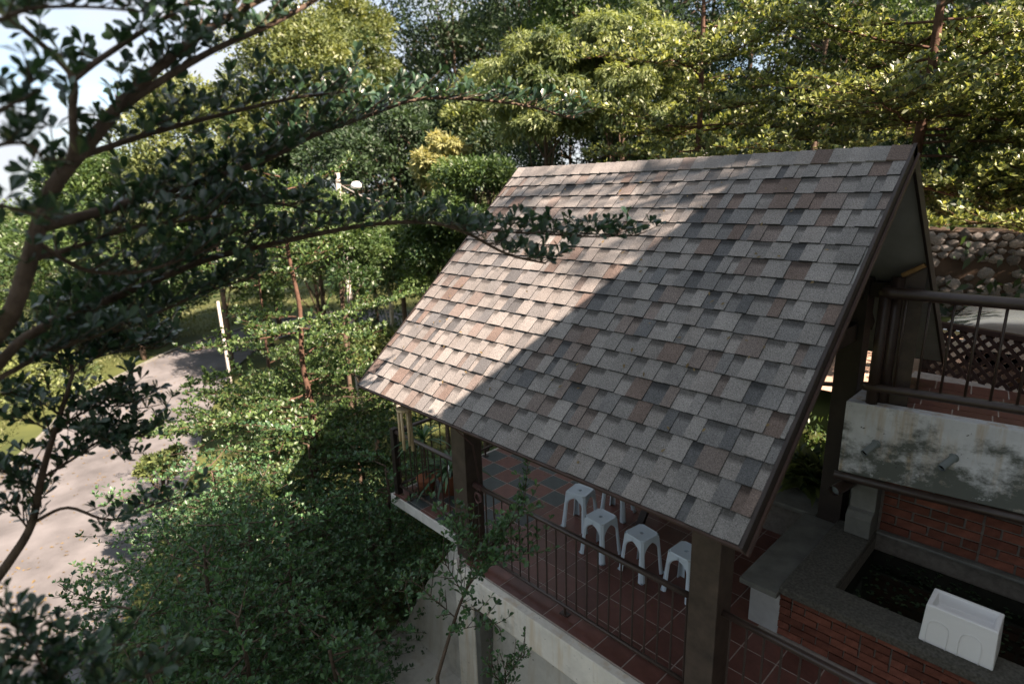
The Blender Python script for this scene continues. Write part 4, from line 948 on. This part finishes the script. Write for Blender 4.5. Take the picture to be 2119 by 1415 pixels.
skeleton_tree('sapling', 'slender dark sapling in front of the sunlit road at the lower left', [(-40,1240,3.0),(20,1160,3.0),(65,1085,3.0),(85,990,3.0),(112,895,3.0),(135,825,3.0),(150,775,3.0)], .020,
    [([(70,1080,3.0),(140,1050,3.05),(230,1075,3.1),(330,1040,3.2),(420,1020,3.3)], .009, .004), ([(85,990,3.0),(150,950,3.1),(230,900,3.2),(300,905,3.3)], .008, .004),
     ([(112,895,3.0),(180,850,3.1),(250,840,3.2),(290,850,3.3)], .007, .003), ([(150,775,3.0),(200,740,3.1),(270,725,3.2),(330,720,3.3)], .006, .003), ([(150,775,3.0),(110,740,3.0),(60,720,3.0)], .006, .003),
     ([(112,895,3.0),(60,870,2.9),(10,860,2.9)], .006, .003), ([(75,1030,3.0),(40,990,2.95),(0,970,2.9)], .006, .003), ([(40,1130,3.0),(90,1000,3.1),(60,940,3.1)], .006, .003), ([(125,860,3.0),(80,830,2.95),(30,815,2.9)], .005, .003), ([(120,880,3.0),(200,900,3.05),(260,940,3.1)], .005, .003), ([(150,775,3.0),(160,730,3.05),(240,700,3.1)], .005, .003), ([(60,1095,3.0),(20,1050,2.9),(-10,1060,2.85)], .005, .003)],
    [(1, .3, 1, .045, .17, .1), (2, .15, 1, .020, .28, .1), (3, .1, 1, .018, .28, .15), (4, 0, 1, .016, .30, .25), (5, 0, 1, .018, .28, .25), (6, .1, 1, .025, .22, .1), (7, .1, 1, .025, .22, .1), (8, .2, 1, .04, .18, .1), (9, 0, 1, .022, .22, .1), (10, 0, 1, .025, .2, .1), (11, 0, 1, .02, .24, .2), (12, .2, 1, .03, .2, .1)], L_NEAR, M['bark'])
# --- small tree at the deck corner
skeleton_tree('small_tree', 'small leafy tree climbing past the white column at the deck corner', [(905,1400,4.4),(935,1300,4.4),(960,1230,4.35),(1000,1160,4.3),(1030,1110,4.3)], .012,
    [([(960,1230,4.35),(930,1180,4.4),(915,1150,4.4)], .005, .003), ([(985,1190,4.3),(1020,1165,4.25),(1060,1150,4.2),(1090,1145,4.2)], .005, .003), ([(1000,1160,4.3),(960,1110,4.3),(940,1080,4.3)], .005, .003), ([(1015,1130,4.3),(1060,1080,4.2),(1085,1050,4.2)], .005, .003),
     ([(945,1280,4.4),(900,1240,4.4),(850,1200,4.5),(835,1225,4.5)], .005, .003), ([(950,1250,4.4),(1000,1270,4.3),(1035,1300,4.25)], .004, .002), ([(930,1310,4.4),(960,1300,4.3),(1010,1290,4.3)], .004, .002)],
    [(0, .55, 1, .03, .26, .15), (1, 0, 1, .03, .2, .1), (2, 0, 1, .022, .26, .1), (3, 0, 1, .02, .28, .15), (4, 0, 1, .02, .28, .15), (5, .1, 1, .035, .22, .1), (6, 0, 1, .04, .16, 0), (7, .1, 1, .05, .16, 0)], L_SHADE, M['bark'], .042, .020, 6)
skeleton_tree('small_tree', 'little bushy shoot in front of the pale apron at the bottom edge', [(1045,1470,4.2),(1045,1420,4.2),(1048,1370,4.2)], .006,
    [([(1045,1420,4.2),(1020,1390,4.2),(1010,1370,4.2)], .003, .002), ([(1046,1400,4.2),(1070,1370,4.2),(1085,1355,4.2)], .003, .002)],
    [(0, .2, 1, .02, .17, .3), (1, 0, 1, .02, .15, .3), (2, 0, 1, .02, .15, .3)], L_SHADE, M['bark'], .034, .016, 6)

# --- tiered trees
def tiered_tree(name, label, base, top_z, tiers, lm, bark, r0=.06, ln=.06, wd=.027, k=6, rs=.09, n2=14, lean=(0, 0), group=None, seed=1, kind='lo', len2=.45):
    """tiers: list of (z, [azimuth deg, length, lift]...)"""
    g = np.random.default_rng(seed); base = np.array([base[0], base[1], float(gz(base[0], base[1]))]); root = empty(name, base, label, 'tree', group)
    h_ = top_z - base[2]; ts = np.linspace(0, 1, 9); tr = np.array([[base[0] + lean[0]*t_ + g.normal(0, .02)*h_*.2, base[1] + lean[1]*t_ + g.normal(0, .02)*h_*.2, base[2]-.1 + (h_+.1)*t_] for t_ in ts]); tr[0, :2] = base[:2]
    tr = spl(tr, 4); MB().tube(tr, np.linspace(r0, r0*.3, len(tr)), 9).build('trunk', bark, root, True)
    lay = new_lay()
    for z, arms in tiers:
        i = np.argmin(np.abs(tr[:, 2]-z)); p = tr[i]
        for az, l_, lift in arms:
            a = math.radians(az); spray(p + g.normal(0, .3, 3)*[0, 0, 1], np.array([math.cos(a), math.sin(a), .02]), l_, min(r0*.2, .02), lay, max(6, int(n2*l_/2)), len2, rs, 0, lift, int(g.integers(1 << 30)))
    tag(branches_obj(lay, 'limbs', bark, root, 5), kind='stuff')
    tag(crown_obj(lay, 'crown', lm, root, k, 1.0, ln, wd, kind), kind='stuff')
    return root
def ring(n, l0, l1, lift, g, a0=0): return [(a0 + 360*i/n + g.uniform(-18, 18), g.uniform(l0, l1), lift + g.uniform(-.22, .24)) for i in range(n)]
g = np.random.default_rng(8)
# bright tiered tree behind the ridge (right)
bp_ = px(1880, 290, 8.2)
tiered_tree('tiered_tree', 'bright sunlit tiered tree rising behind the near end of the ridge', bp_[:2], 5.6,
    [(1.9, [(-25, 1.9, -.42), (-5, 2.2, -.40), (12, 2.3, -.36), (28, 2.3, -.36), (45, 2.2, -.34)]), (2.4, [(-15, 2.3, -.30), (5, 2.5, -.32), (22, 2.6, -.3), (38, 2.5, -.28)]), (1.5, ring(7, 1.5, 2.4, -.12, g)), (2.3, ring(8, 1.8, 3.0, -.02, g, 20)), (3.1, ring(8, 1.8, 3.0, .05, g, 5)), (3.9, ring(7, 1.6, 2.6, .10, g, 30)), (4.7, ring(6, 1.2, 2.0, .15, g)), (5.4, ring(5, .8, 1.3, .2, g))],
    L_LIT, M['bark_red'], .11, .078, .040, 7, .065, 24, (.2, .1), seed=3, len2=.5)
b2 = px(1440, 260, 10.5)
tiered_tree('tiered_tree', 'sunlit tiered tree behind the middle of the ridge', b2[:2], 5.5,
    [(1.2, ring(6, 1.4, 2.2, -.05, g)), (2.2, ring(7, 1.8, 2.8, 0, g, 20)), (3.2, ring(7, 1.8, 2.8, .05, g, 10)), (4.1, ring(6, 1.4, 2.2, .1, g)), (5.2, ring(5, .8, 1.4, .2, g))],
    L_LIT, M['bark_red'], .09, .085, .044, 7, .075, 22, (0, .1), seed=4, len2=.5)
b3 = px(2420, 200, 9.0)
tiered_tree('tiered_tree', 'sunlit tiered tree at the right edge above the rubble wall', b3[:2], 5.0,
    [(1.9, ring(6, 1.4, 2.0, 0, g)), (2.8, ring(7, 1.5, 2.3, 0, g, 20)), (3.8, ring(6, 1.3, 2.1, .06, g, 10)), (4.7, ring(5, .8, 1.4, .15, g))],
    L_LIT, M['bark_red'], .09, .08, .042, 7, .075, 22, seed=14, len2=.5)
# red-stemmed tiered tree between deck and road
b4 = px(628, 760, 9.5)
tiered_tree('tiered_tree', 'red-stemmed tiered tree between the pavilion and the road', b4[:2], 1.9,
    [(-2.9, ring(6, 1.3, 2.0, .0, g)), (-1.9, ring(7, 1.8, 2.6, .0, g)), (-1.0, ring(6, 1.8, 2.7, .02, g, 25)), (-.1, ring(6, 1.4, 2.2, .05, g, 10)), (.9, ring(6, 1.2, 1.9, .1, g)), (1.7, ring(5, .8, 1.3, .2, g))],
    L_MID, M['bark_red'], .075, .068, .032, 7, .062, 20, (-.15, .1), seed=5)
b5 = px(560, 740, 11.5)
tiered_tree('tiered_tree', 'thin leaning red-stemmed tree nearer the road', b5[:2], .8,
    [(-3.2, ring(6, 1.2, 2.0, 0, g)), (-2.2, ring(6, 1.5, 2.3, 0, g)), (-1.2, ring(6, 1.2, 2.0, .05, g)), (.5, ring(5, .8, 1.3, .15, g))],
    L_MID, M['bark_red'], .055, .074, .034, 7, .068, 18, (-.7, .2), seed=6)
# shaded crowns filling the lower left, below the deck
low = [((430,1180,6.2), -2.2, 1.9, 'shaded leafy tree at the lower left with a yellow-lit tip near the road'), ((600,1170,6.8), -2.0, 1.35, 'shaded leafy tree below the far corner of the deck'),
       ((500,1340,5.2), -2.0, 1.5, 'shaded leafy tree at the bottom edge left of centre'), ((300,1390,5.0), -2.1, 1.6, 'shaded leafy tree in the bottom left corner'),
       ((690,1400,5.3), -2.55, .95, 'shaded leafy tree at the bottom edge beside the apron'), ((640,960,8.8), -2.3, 2.1, 'shaded leafy tree behind the far deck corner, near the road'),
       ((800,1010,8.2), -2.75, 1.5, 'shaded bushy tree just outside the far deck railing'), ((450,1010,8.6), -3.1, 1.9, 'shaded leafy tree beside the road verge'), ((770,1130,8.0), -3.3, 1.1, 'shaded bushy tree beside the white deck edge'),
       ((740,860,10.5), -2.2, 1.7, 'leafy tree below the lit eave corner'), ((520,1120,7.4), -3.0, 1.8, 'shaded leafy tree between the road and the deck')]
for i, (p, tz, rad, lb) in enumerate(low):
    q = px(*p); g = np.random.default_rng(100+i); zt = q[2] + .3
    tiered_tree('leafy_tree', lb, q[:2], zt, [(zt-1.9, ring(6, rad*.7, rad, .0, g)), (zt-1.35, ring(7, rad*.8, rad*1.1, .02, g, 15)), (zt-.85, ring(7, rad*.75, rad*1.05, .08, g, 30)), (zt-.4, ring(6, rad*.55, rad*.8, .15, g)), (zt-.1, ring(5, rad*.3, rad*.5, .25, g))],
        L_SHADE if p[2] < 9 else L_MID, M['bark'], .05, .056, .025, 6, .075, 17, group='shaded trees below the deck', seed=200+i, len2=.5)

# --- broad crowns of the wood behind
def clump_tree(name, label, c, rx, rz, n_cl, n_lf, s, lm, bark, narrow=False, droop=.0, group=None, seed=1, cr=(.13, .42), r0=.12, asp=.42, trunk=True):
    g = np.random.default_rng(seed); c = np.array(c); z0 = float(gz(c[0], c[1])); root = empty(name, (c[0], c[1], z0), label, 'tree', group)
    d = unit(g.normal(size=(n_cl, 3))); d[:, 2] = np.where(d[:, 2] < -.55, -d[:, 2], d[:, 2]); rr2 = g.uniform(.45, 1.0, n_cl)**.6
    cc = c + d*np.array([rx, rx, rz])*rr2[:, None]; cr_ = (cr[0] + (cr[1]-cr[0])*g.random(n_cl)**1.6)*min(rx, rz)
    wgt = cr_**2; cntc = np.maximum(12, (n_lf*wgt/wgt.sum()).astype(int)); idx = np.repeat(np.arange(n_cl), cntc)
    dd = unit(g.normal(size=(len(idx), 3)) + np.array([0, 0, .35])); dd[:, 2] = np.abs(dd[:, 2])*np.where(g.random(len(idx)) < .8, 1, -1)
    rad = g.uniform(.35, 1.08, len(idx))**.5
    B = cc[idx] + dd*(cr_[idx]*rad)[:, None]*np.array([1.15, 1.15, .8])
    D = unit(dd*.8 + g.normal(0, .55, (len(idx), 3)) - np.array([0, 0, droop])); NR = unit(np.array([0, 0, .6]) + dd*.7 + g.normal(0, .45, (len(idx), 3)))
    tone = np.clip(g.random(n_cl)[idx]*.6 + g.random(len(idx))*.45, 0, 1)
    Ls = s*g.uniform(.45, 1.35, len(idx))
    tag(link('crown', leaf_mesh('crown', B, D, NR, Ls, Ls*asp, lm, 'narrow' if narrow else 'lo', tone), root), kind='stuff')
    mb = MB(); tp = c + [0, 0, rz*.55]
    tr = spl([(c[0], c[1], z0-.2), (c[0]+g.normal(0, .1), c[1]+g.normal(0, .1), (z0+c[2])/2), tp], 5); mb.tube(tr, np.linspace(r0, r0*.3, len(tr)), 8); mb.build('trunk', bark, root, True)
    mb = MB()
    for i in range(0, n_cl, max(1, n_cl//14)):
        k_ = g.integers(len(tr)//2, len(tr)); mb.tube([tr[k_], (tr[k_]+cc[i])/2 + g.normal(0, .05*rx, 3), cc[i]], [r0*.3, r0*.18, r0*.06], 5, cap=False)
    tag(mb.build('limbs', bark, root, True), kind='stuff'); return root
def wood(label, x, y0, y1, rxp, D, lm, n=9000, cl=46, s_px=9.5, seed=1, **kw):
    n = int(n*2.6); cl = int(cl*2.0)
    c = px(x, (y0+y1)/2, D); rz = (y1-y0)/2*D/F_PX; rx = rxp*D/F_PX
    return clump_tree(kw.pop('name', 'forest_tree'), label, c, rx, rz, cl, n, s_px*D/F_PX, lm, kw.pop('bark', M['bark']), seed=seed, r0=max(.06, .03*rx+.05), group='trees of the wood behind', **kw)
wood('olive sunlit tree on the skyline left of centre', 620, 55, 340, 135, 26, L_OLIVE, 11000, 60, seed=31)
wood('yellow-tipped tree against the sky beside the tall dark tree', 735, 10, 270, 85, 30, L_OLIVE, 8000, 40, seed=32)
wood('tall dark tree with sky showing through its crown', 935, -170, 215, 180, 36, L_DARK, 9000, 60, 9, seed=33)
wood('dark tall tree at the top edge right of the sky gap', 1095, -190, 180, 130, 25, L_DARK, 8000, 46, seed=34)
wood('pale feathery tree rising left of the ridge', 1130, 85, 350, 120, 14.5, L_FEATHER, 14000, 60, 13, seed=35, narrow=True, droop=.9, asp=.26, cr=(.10, .26))
wood('pale feathery tree behind the far part of the ridge', 1290, 20, 350, 125, 14, L_FEATHER, 14000, 60, 13, seed=36, narrow=True, droop=.9, asp=.26, cr=(.10, .26))
wood('young tree with yellow-pink shoots beside the far gable', 915, 285, 440, 52, 15.5, L_YELLOW, 3500, 22, 12, seed=37, narrow=True, droop=.7, asp=.3, name='young_tree')
wood('shaded dark tree behind the young yellow tree', 810, 215, 440, 150, 21, L_DARK, 9000, 46, 9, seed=38)
wood('mid-green tree left of the far gable end', 985, 330, 520, 95, 14, L_MID, 8000, 44, 9, seed=39)
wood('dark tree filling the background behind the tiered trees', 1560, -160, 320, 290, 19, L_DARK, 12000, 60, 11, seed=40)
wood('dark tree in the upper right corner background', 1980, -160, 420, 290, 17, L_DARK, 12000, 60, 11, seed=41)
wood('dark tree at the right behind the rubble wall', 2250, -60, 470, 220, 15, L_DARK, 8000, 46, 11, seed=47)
wood('olive tree seen behind the close branches at the upper left', 410, 185, 440, 140, 25, L_OLIVE, 10000, 56, seed=42)
wood('green tree at the far left below the skyline', 240, 330, 560, 130, 28, L_MID, 9000, 50, seed=43)
wood('green tree beyond the road under the long branch', 640, 400, 640, 130, 24, L_MID, 10000, 56, seed=44)
wood('white-stemmed tree beside the road bend', 800, 455, 650, 105, 20, L_MID, 10000, 56, seed=45, bark=M['bark_pale'])
wood('bushy tree above the lit hedge on the road bend', 450, 470, 690, 120, 30, L_MID, 9000, 50, seed=46)
wood('small green tree close to the far gable', 905, 440, 640, 70, 15, L_MID, 7000, 40, 9, seed=48)
wood('sunlit bush left of the road at the far left edge', 60, 740, 900, 120, 25, L_OLIVE, 8000, 44, seed=49, name='roadside_bush')
wood('dark tree under the skyline at the left edge', 60, 440, 720, 150, 36, L_MID, 9000, 50, seed=50)
wood('dark hedge tree left of the road', 240, 560, 730, 110, 33, L_DARK, 8000, 44, seed=51)
wood('yellow-lit bush at the foot of the white pole', 335, 935, 1000, 45, 11.0, L_OLIVE, 1500, 14, 10, seed=52, name='roadside_bush')
wood('sunlit bush between the road bend and the eave corner', 760, 680, 790, 75, 16, L_OLIVE, 5000, 36, 9, seed=53, name='roadside_bush')

wood('dark tree filling the gap under the pale feathery trees', 1180, 200, 470, 170, 19, L_DARK, 9000, 46, 9, seed=61)
wood('dark tree low behind the middle of the ridge', 1400, 120, 450, 180, 17, L_DARK, 9000, 46, 10, seed=62)
wood('dark tree low behind the young yellow tree', 940, 230, 470, 120, 24, L_DARK, 8000, 46, 9, seed=63)
wood('dark tree under the olive skyline trees', 700, 250, 480, 150, 28, L_DARK, 9000, 46, 9, seed=64)
wood('mid-green tree under the olive trees at the left', 520, 300, 520, 140, 30, L_MID, 9000, 46, 9, seed=65)
wood('sunlit mid-green tree left of the feathery trees', 1010, 150, 360, 90, 20, L_FEATHER, 8000, 40, 9, seed=66)
wood('tall green tree at the top centre', 1230, -120, 160, 130, 22, L_MID, 9000, 46, 9, seed=67)
wood('green tree above the tiered trees at the top right', 1720, -150, 200, 190, 14, L_MID, 9000, 50, 9, seed=68)
wood('broad dark tree across the top centre background', 1000, 60, 330, 210, 40, L_DARK, 9000, 46, 9, seed=71)
wood('broad dark tree behind the tiered tree at right', 1800, 40, 400, 240, 21, L_DARK, 10000, 50, 11, seed=72)
wood('broad dark tree behind the pale feathery trees', 1260, -20, 330, 190, 26, L_DARK, 10000, 50, 9, seed=73)
wood('dark tree at the top edge left of the tall tiered trees', 1480, -180, 160, 200, 24, L_DARK, 9000, 46, 9, seed=74)
wood('dark bush filling the slope beyond the road bend', 560, 420, 620, 150, 34, L_DARK, 9000, 46, 9, seed=75)
wood('dark tree beside the white-stemmed tree', 900, 380, 600, 110, 22, L_DARK, 8000, 46, 9, seed=76)
wood('mid-green tree hiding the foot of the lamp pole', 700, 425, 650, 95, 14, L_MID, 8000, 46, 9, seed=77)
# --- hillside undergrowth, verge grass, hedge: masses nobody could count
def scatter(name, n, region, s, lm, asp=.35, hgt=.5, seed=0, narrow=False, upw=.8):
    g = np.random.default_rng(seed); x = g.uniform(region[0], region[1], n); y = g.uniform(region[2], region[3], n)
    keep = road_dist(x, y) > 3.6; keep &= ~((x > -5.9) & (x < 9) & (y > -3) & (y < 4.65)); keep &= ~((x > -2.7) & (x < 9) & (y > 5.5) & (y < 11.35)); keep &= ~((x > -.45) & (x < 9) & (y > 4) & (y < 5.6)); x, y = x[keep], y[keep]; n = len(x)
    lump = .5 + .5*np.sin(x*1.7+np.sin(y*1.1)*2)*np.sin(y*1.9+x*.6)
    z = gz(x, y) + hgt*lump*g.random(n)
    B = np.stack([x, y, z], -1); D = unit(g.normal(0, .6, (n, 3)) + [0, 0, upw]); NR = unit(g.normal(0, .6, (n, 3)) + [0, 0, .6])
    o = link(name, leaf_mesh(name, B, D, NR, s*g.uniform(.6, 1.3, n), s*asp, lm, 'narrow' if narrow else 'lo', np.clip(lump*.5+g.random(n)*.5, 0, 1)))
    return tag(o, kind='stuff')
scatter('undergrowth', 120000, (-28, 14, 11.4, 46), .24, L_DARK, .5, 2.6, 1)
scatter('verge_grass', 60000, (-24, -5, -6, 12), .11, L_GRASS, .2, .12, 2, True)
scatter('hillside_grass', 50000, (-50, -20, -12, 30), .22, L_GRASS, .22, .25, 3, True)
scatter('ground_cover', 30000, (-12, -4.6, -3, 9), .07, L_SHADE, .5, .35, 4)
scatter('slope_plants', 30000, (-9, 1.5, 4.6, 7.6), .10, L_MID, .4, .5, 6)

# shade tree overhanging the house roof, right of the frame: its leaves streak the ridge with shadow
for nm_, (tx, tu), kk_, (rx_, rz_), ncl, nlf, sd_ in (('beside the house', (-3.35, 2.75), 9.5, (.95, .55), 26, 1500, 90), ('over the house roof', (-1.35, 2.62), 8.5, (.8, .5), 22, 1300, 91)):
    cc_ = np.array(rp(tx, tu, 0)) + SUN*kk_
    clump_tree('shade_tree', 'thin-leaved tree ' + nm_ + ' whose shadow streaks the ridge', cc_, rx_, rz_, ncl, nlf, .075, L_MID, M['bark'], seed=sd_, r0=.09, asp=.3)

clump_tree('shade_tree', 'dense unseen tree added to shade the rubble wall', (5.2, 12.6, 3.6), 2.6, 2.6, 60, 9000, .16, L_DARK, M['bark'], seed=95, r0=.14)  # added out of sight to keep sun off the rubble wall
# leaf litter on the road
g = np.random.default_rng(33); n = 2600; ii = g.integers(0, len(road_l)-2, n); w_ = np.where(g.random(n) < .6, g.beta(.35, .35, n), g.random(n)); f_ = g.random(n)[:, None]
A_ = road_l[ii]*(1-f_) + road_l[ii+1]*f_; C_ = road_r[ii]*(1-f_) + road_r[ii+1]*f_; B = A_ + (C_-A_)*w_[:, None] + [0, 0, .02]
an = g.random(n)*6.283; D = np.stack([np.cos(an), np.sin(an), g.normal(0, .12, n)], -1); NR = np.tile((0, 0, 1.0), (n, 1)) + g.normal(0, .2, (n, 3))
tag(link('leaf_litter', leaf_mesh('leaf_litter', B, D, NR, g.uniform(.05, .13, n), g.uniform(.03, .06, n), M['litter'], 'lo')), kind='stuff')

# fallen leaves lying on the shingles and the deck tiles
g = np.random.default_rng(44); n1, n2 = 75, 60
B = np.array([rp(g.uniform(-3.9, -.1), u_, .026) for u_ in g.uniform(.05, SL-.25, n1)] + [(g.uniform(-5, -.8), g.uniform(.75, 3.6), ZD+.006) for _ in range(n2)])
an = g.random(n1+n2)*6.283; ax_ = np.where((np.arange(n1+n2) < n1)[:, None], np.array([0, UY, UZ]), np.array([0, 1.0, 0])); nn_ = np.where((np.arange(n1+n2) < n1)[:, None], np.array([0, -UZ, UY]), np.array([0, 0, 1.0]))
D = np.cos(an)[:, None]*np.array([1.0, 0, 0]) + np.sin(an)[:, None]*ax_
tag(link('fallen_leaves', leaf_mesh('fallen_leaves', B, D + nn_*.12, nn_ + g.normal(0, .2, (n1+n2, 3)), g.uniform(.025, .05, n1+n2), g.uniform(.012, .022, n1+n2), M['litter'], 'lo')), kind='stuff')

# --- poles, lamp, wires
def pole(name, pts, d, r, label, cat='pole'):
    a = px(*pts[0], d); b = pxplane(*pts[1], 2, float(gz(*px(*pts[1], d)[:2]))) if False else px(*pts[1], d)
    z = float(gz(b[0], b[1])); o = empty(name, (b[0], b[1], z), label, cat)
    MB().tube([(b[0], b[1], z-.2), (b[0], b[1], a[2])], [r, r*.75], 10).build('shaft', M['pole'], o, True); return o, np.array((b[0], b[1], a[2]))
pw = pxplane(490, 872, 2, -5.9)
o_ = empty('lamp_post', pw, 'white post standing on the verge right of the road', 'pole'); pd_ = float((pw - CAM) @ CR[2]); MB().tube([pw, (pw[0], pw[1], px(441, 612, pd_)[2])], [.055, .045], 10).build('shaft', M['pole'], o_, True); MB().tube([pw + [0, 0, .0], pw + [0, 0, .2]], .13, 10).build('foot', M['pole'], o_, True)
o_, top = pole('utility_pole', ((690, 358), (706, 440)), 16.5, .085, 'pale utility pole with a white lamp in the wood left of the ridge')
lp = px(737, 384, 16.3)
MB().tube([top - [0, 0, .35], lp], .02, 6).build('arm', M['metal'], o_, True)
mb = MB(); mb.lathe([(.0, .11), (.08, .10), (.14, .035), (.15, -.035), (.10, -.08), (0, -.10)], lp, 14); mb.build('lamp_head', M['plastic_white'], o_, True)
e2 = px(870, 392, 15.5); wv = [top + (e2-top)*t_ - np.array([0, 0, 1.0])*math.sin(t_*math.pi)*.25 - [0, 0, .3] for t_ in np.linspace(0, 1, 12)]
MB().tube(wv, .014, 5).build('cable', M['pole'], o_, True)
cb = empty('fence_post', (*px(358, 665, 30)[:2], -6), 'thin pale leaning post beside the lit hedge', 'post')
MB().tube([px(368, 640, 30), px(343, 700, 30)], .06, 8).build('shaft', M['pole'], cb, True)

# --- dark branch hanging into the top right corner, close to the lens
skeleton_tree('overhanging_tree', 'dark out-of-focus leaves hanging into the top right corner', [(2520,420,1.9),(2400,150,1.8),(2250,-20,1.7),(2120,-70,1.7)], .03,
    [([(2250,-20,1.7),(2120,-10,1.65),(1980,-25,1.65),(1850,-20,1.7),(1700,-40,1.75)], .010, .004), ([(2120,-70,1.7),(1950,-75,1.7),(1750,-60,1.75),(1520,-50,1.8)], .010, .004)],
    [(1, .25, 1, .03, .12, -.25), (2, .2, 1, .03, .15, -.35)], L_NEAR, M['bark'], .055, .025, 6, seed=9)

skeleton_tree('sapling', 'dark blurred sapling leaves in the bottom left corner', [(60,1640,2.2),(90,1500,2.2),(110,1420,2.2),(130,1330,2.2)], .012,
    [([(110,1420,2.2),(180,1350,2.25),(260,1330,2.3)], .005, .003), ([(110,1410,2.2),(60,1330,2.15),(20,1270,2.1)], .005, .003), ([(95,1470,2.2),(200,1420,2.3),(300,1400,2.4),(380,1370,2.5)], .005, .003), ([(95,1480,2.2),(30,1430,2.1),(-20,1400,2.1)], .005, .003)],
    [(0, .5, 1, .03, .14, .2), (1, 0, 1, .03, .14, .2), (2, .1, 1, .03, .14, .2), (3, .1, 1, .03, .16, .2), (4, 0, 1, .03, .16, .2)], L_NEAR, M['bark'], .06, .028, 6, seed=19)
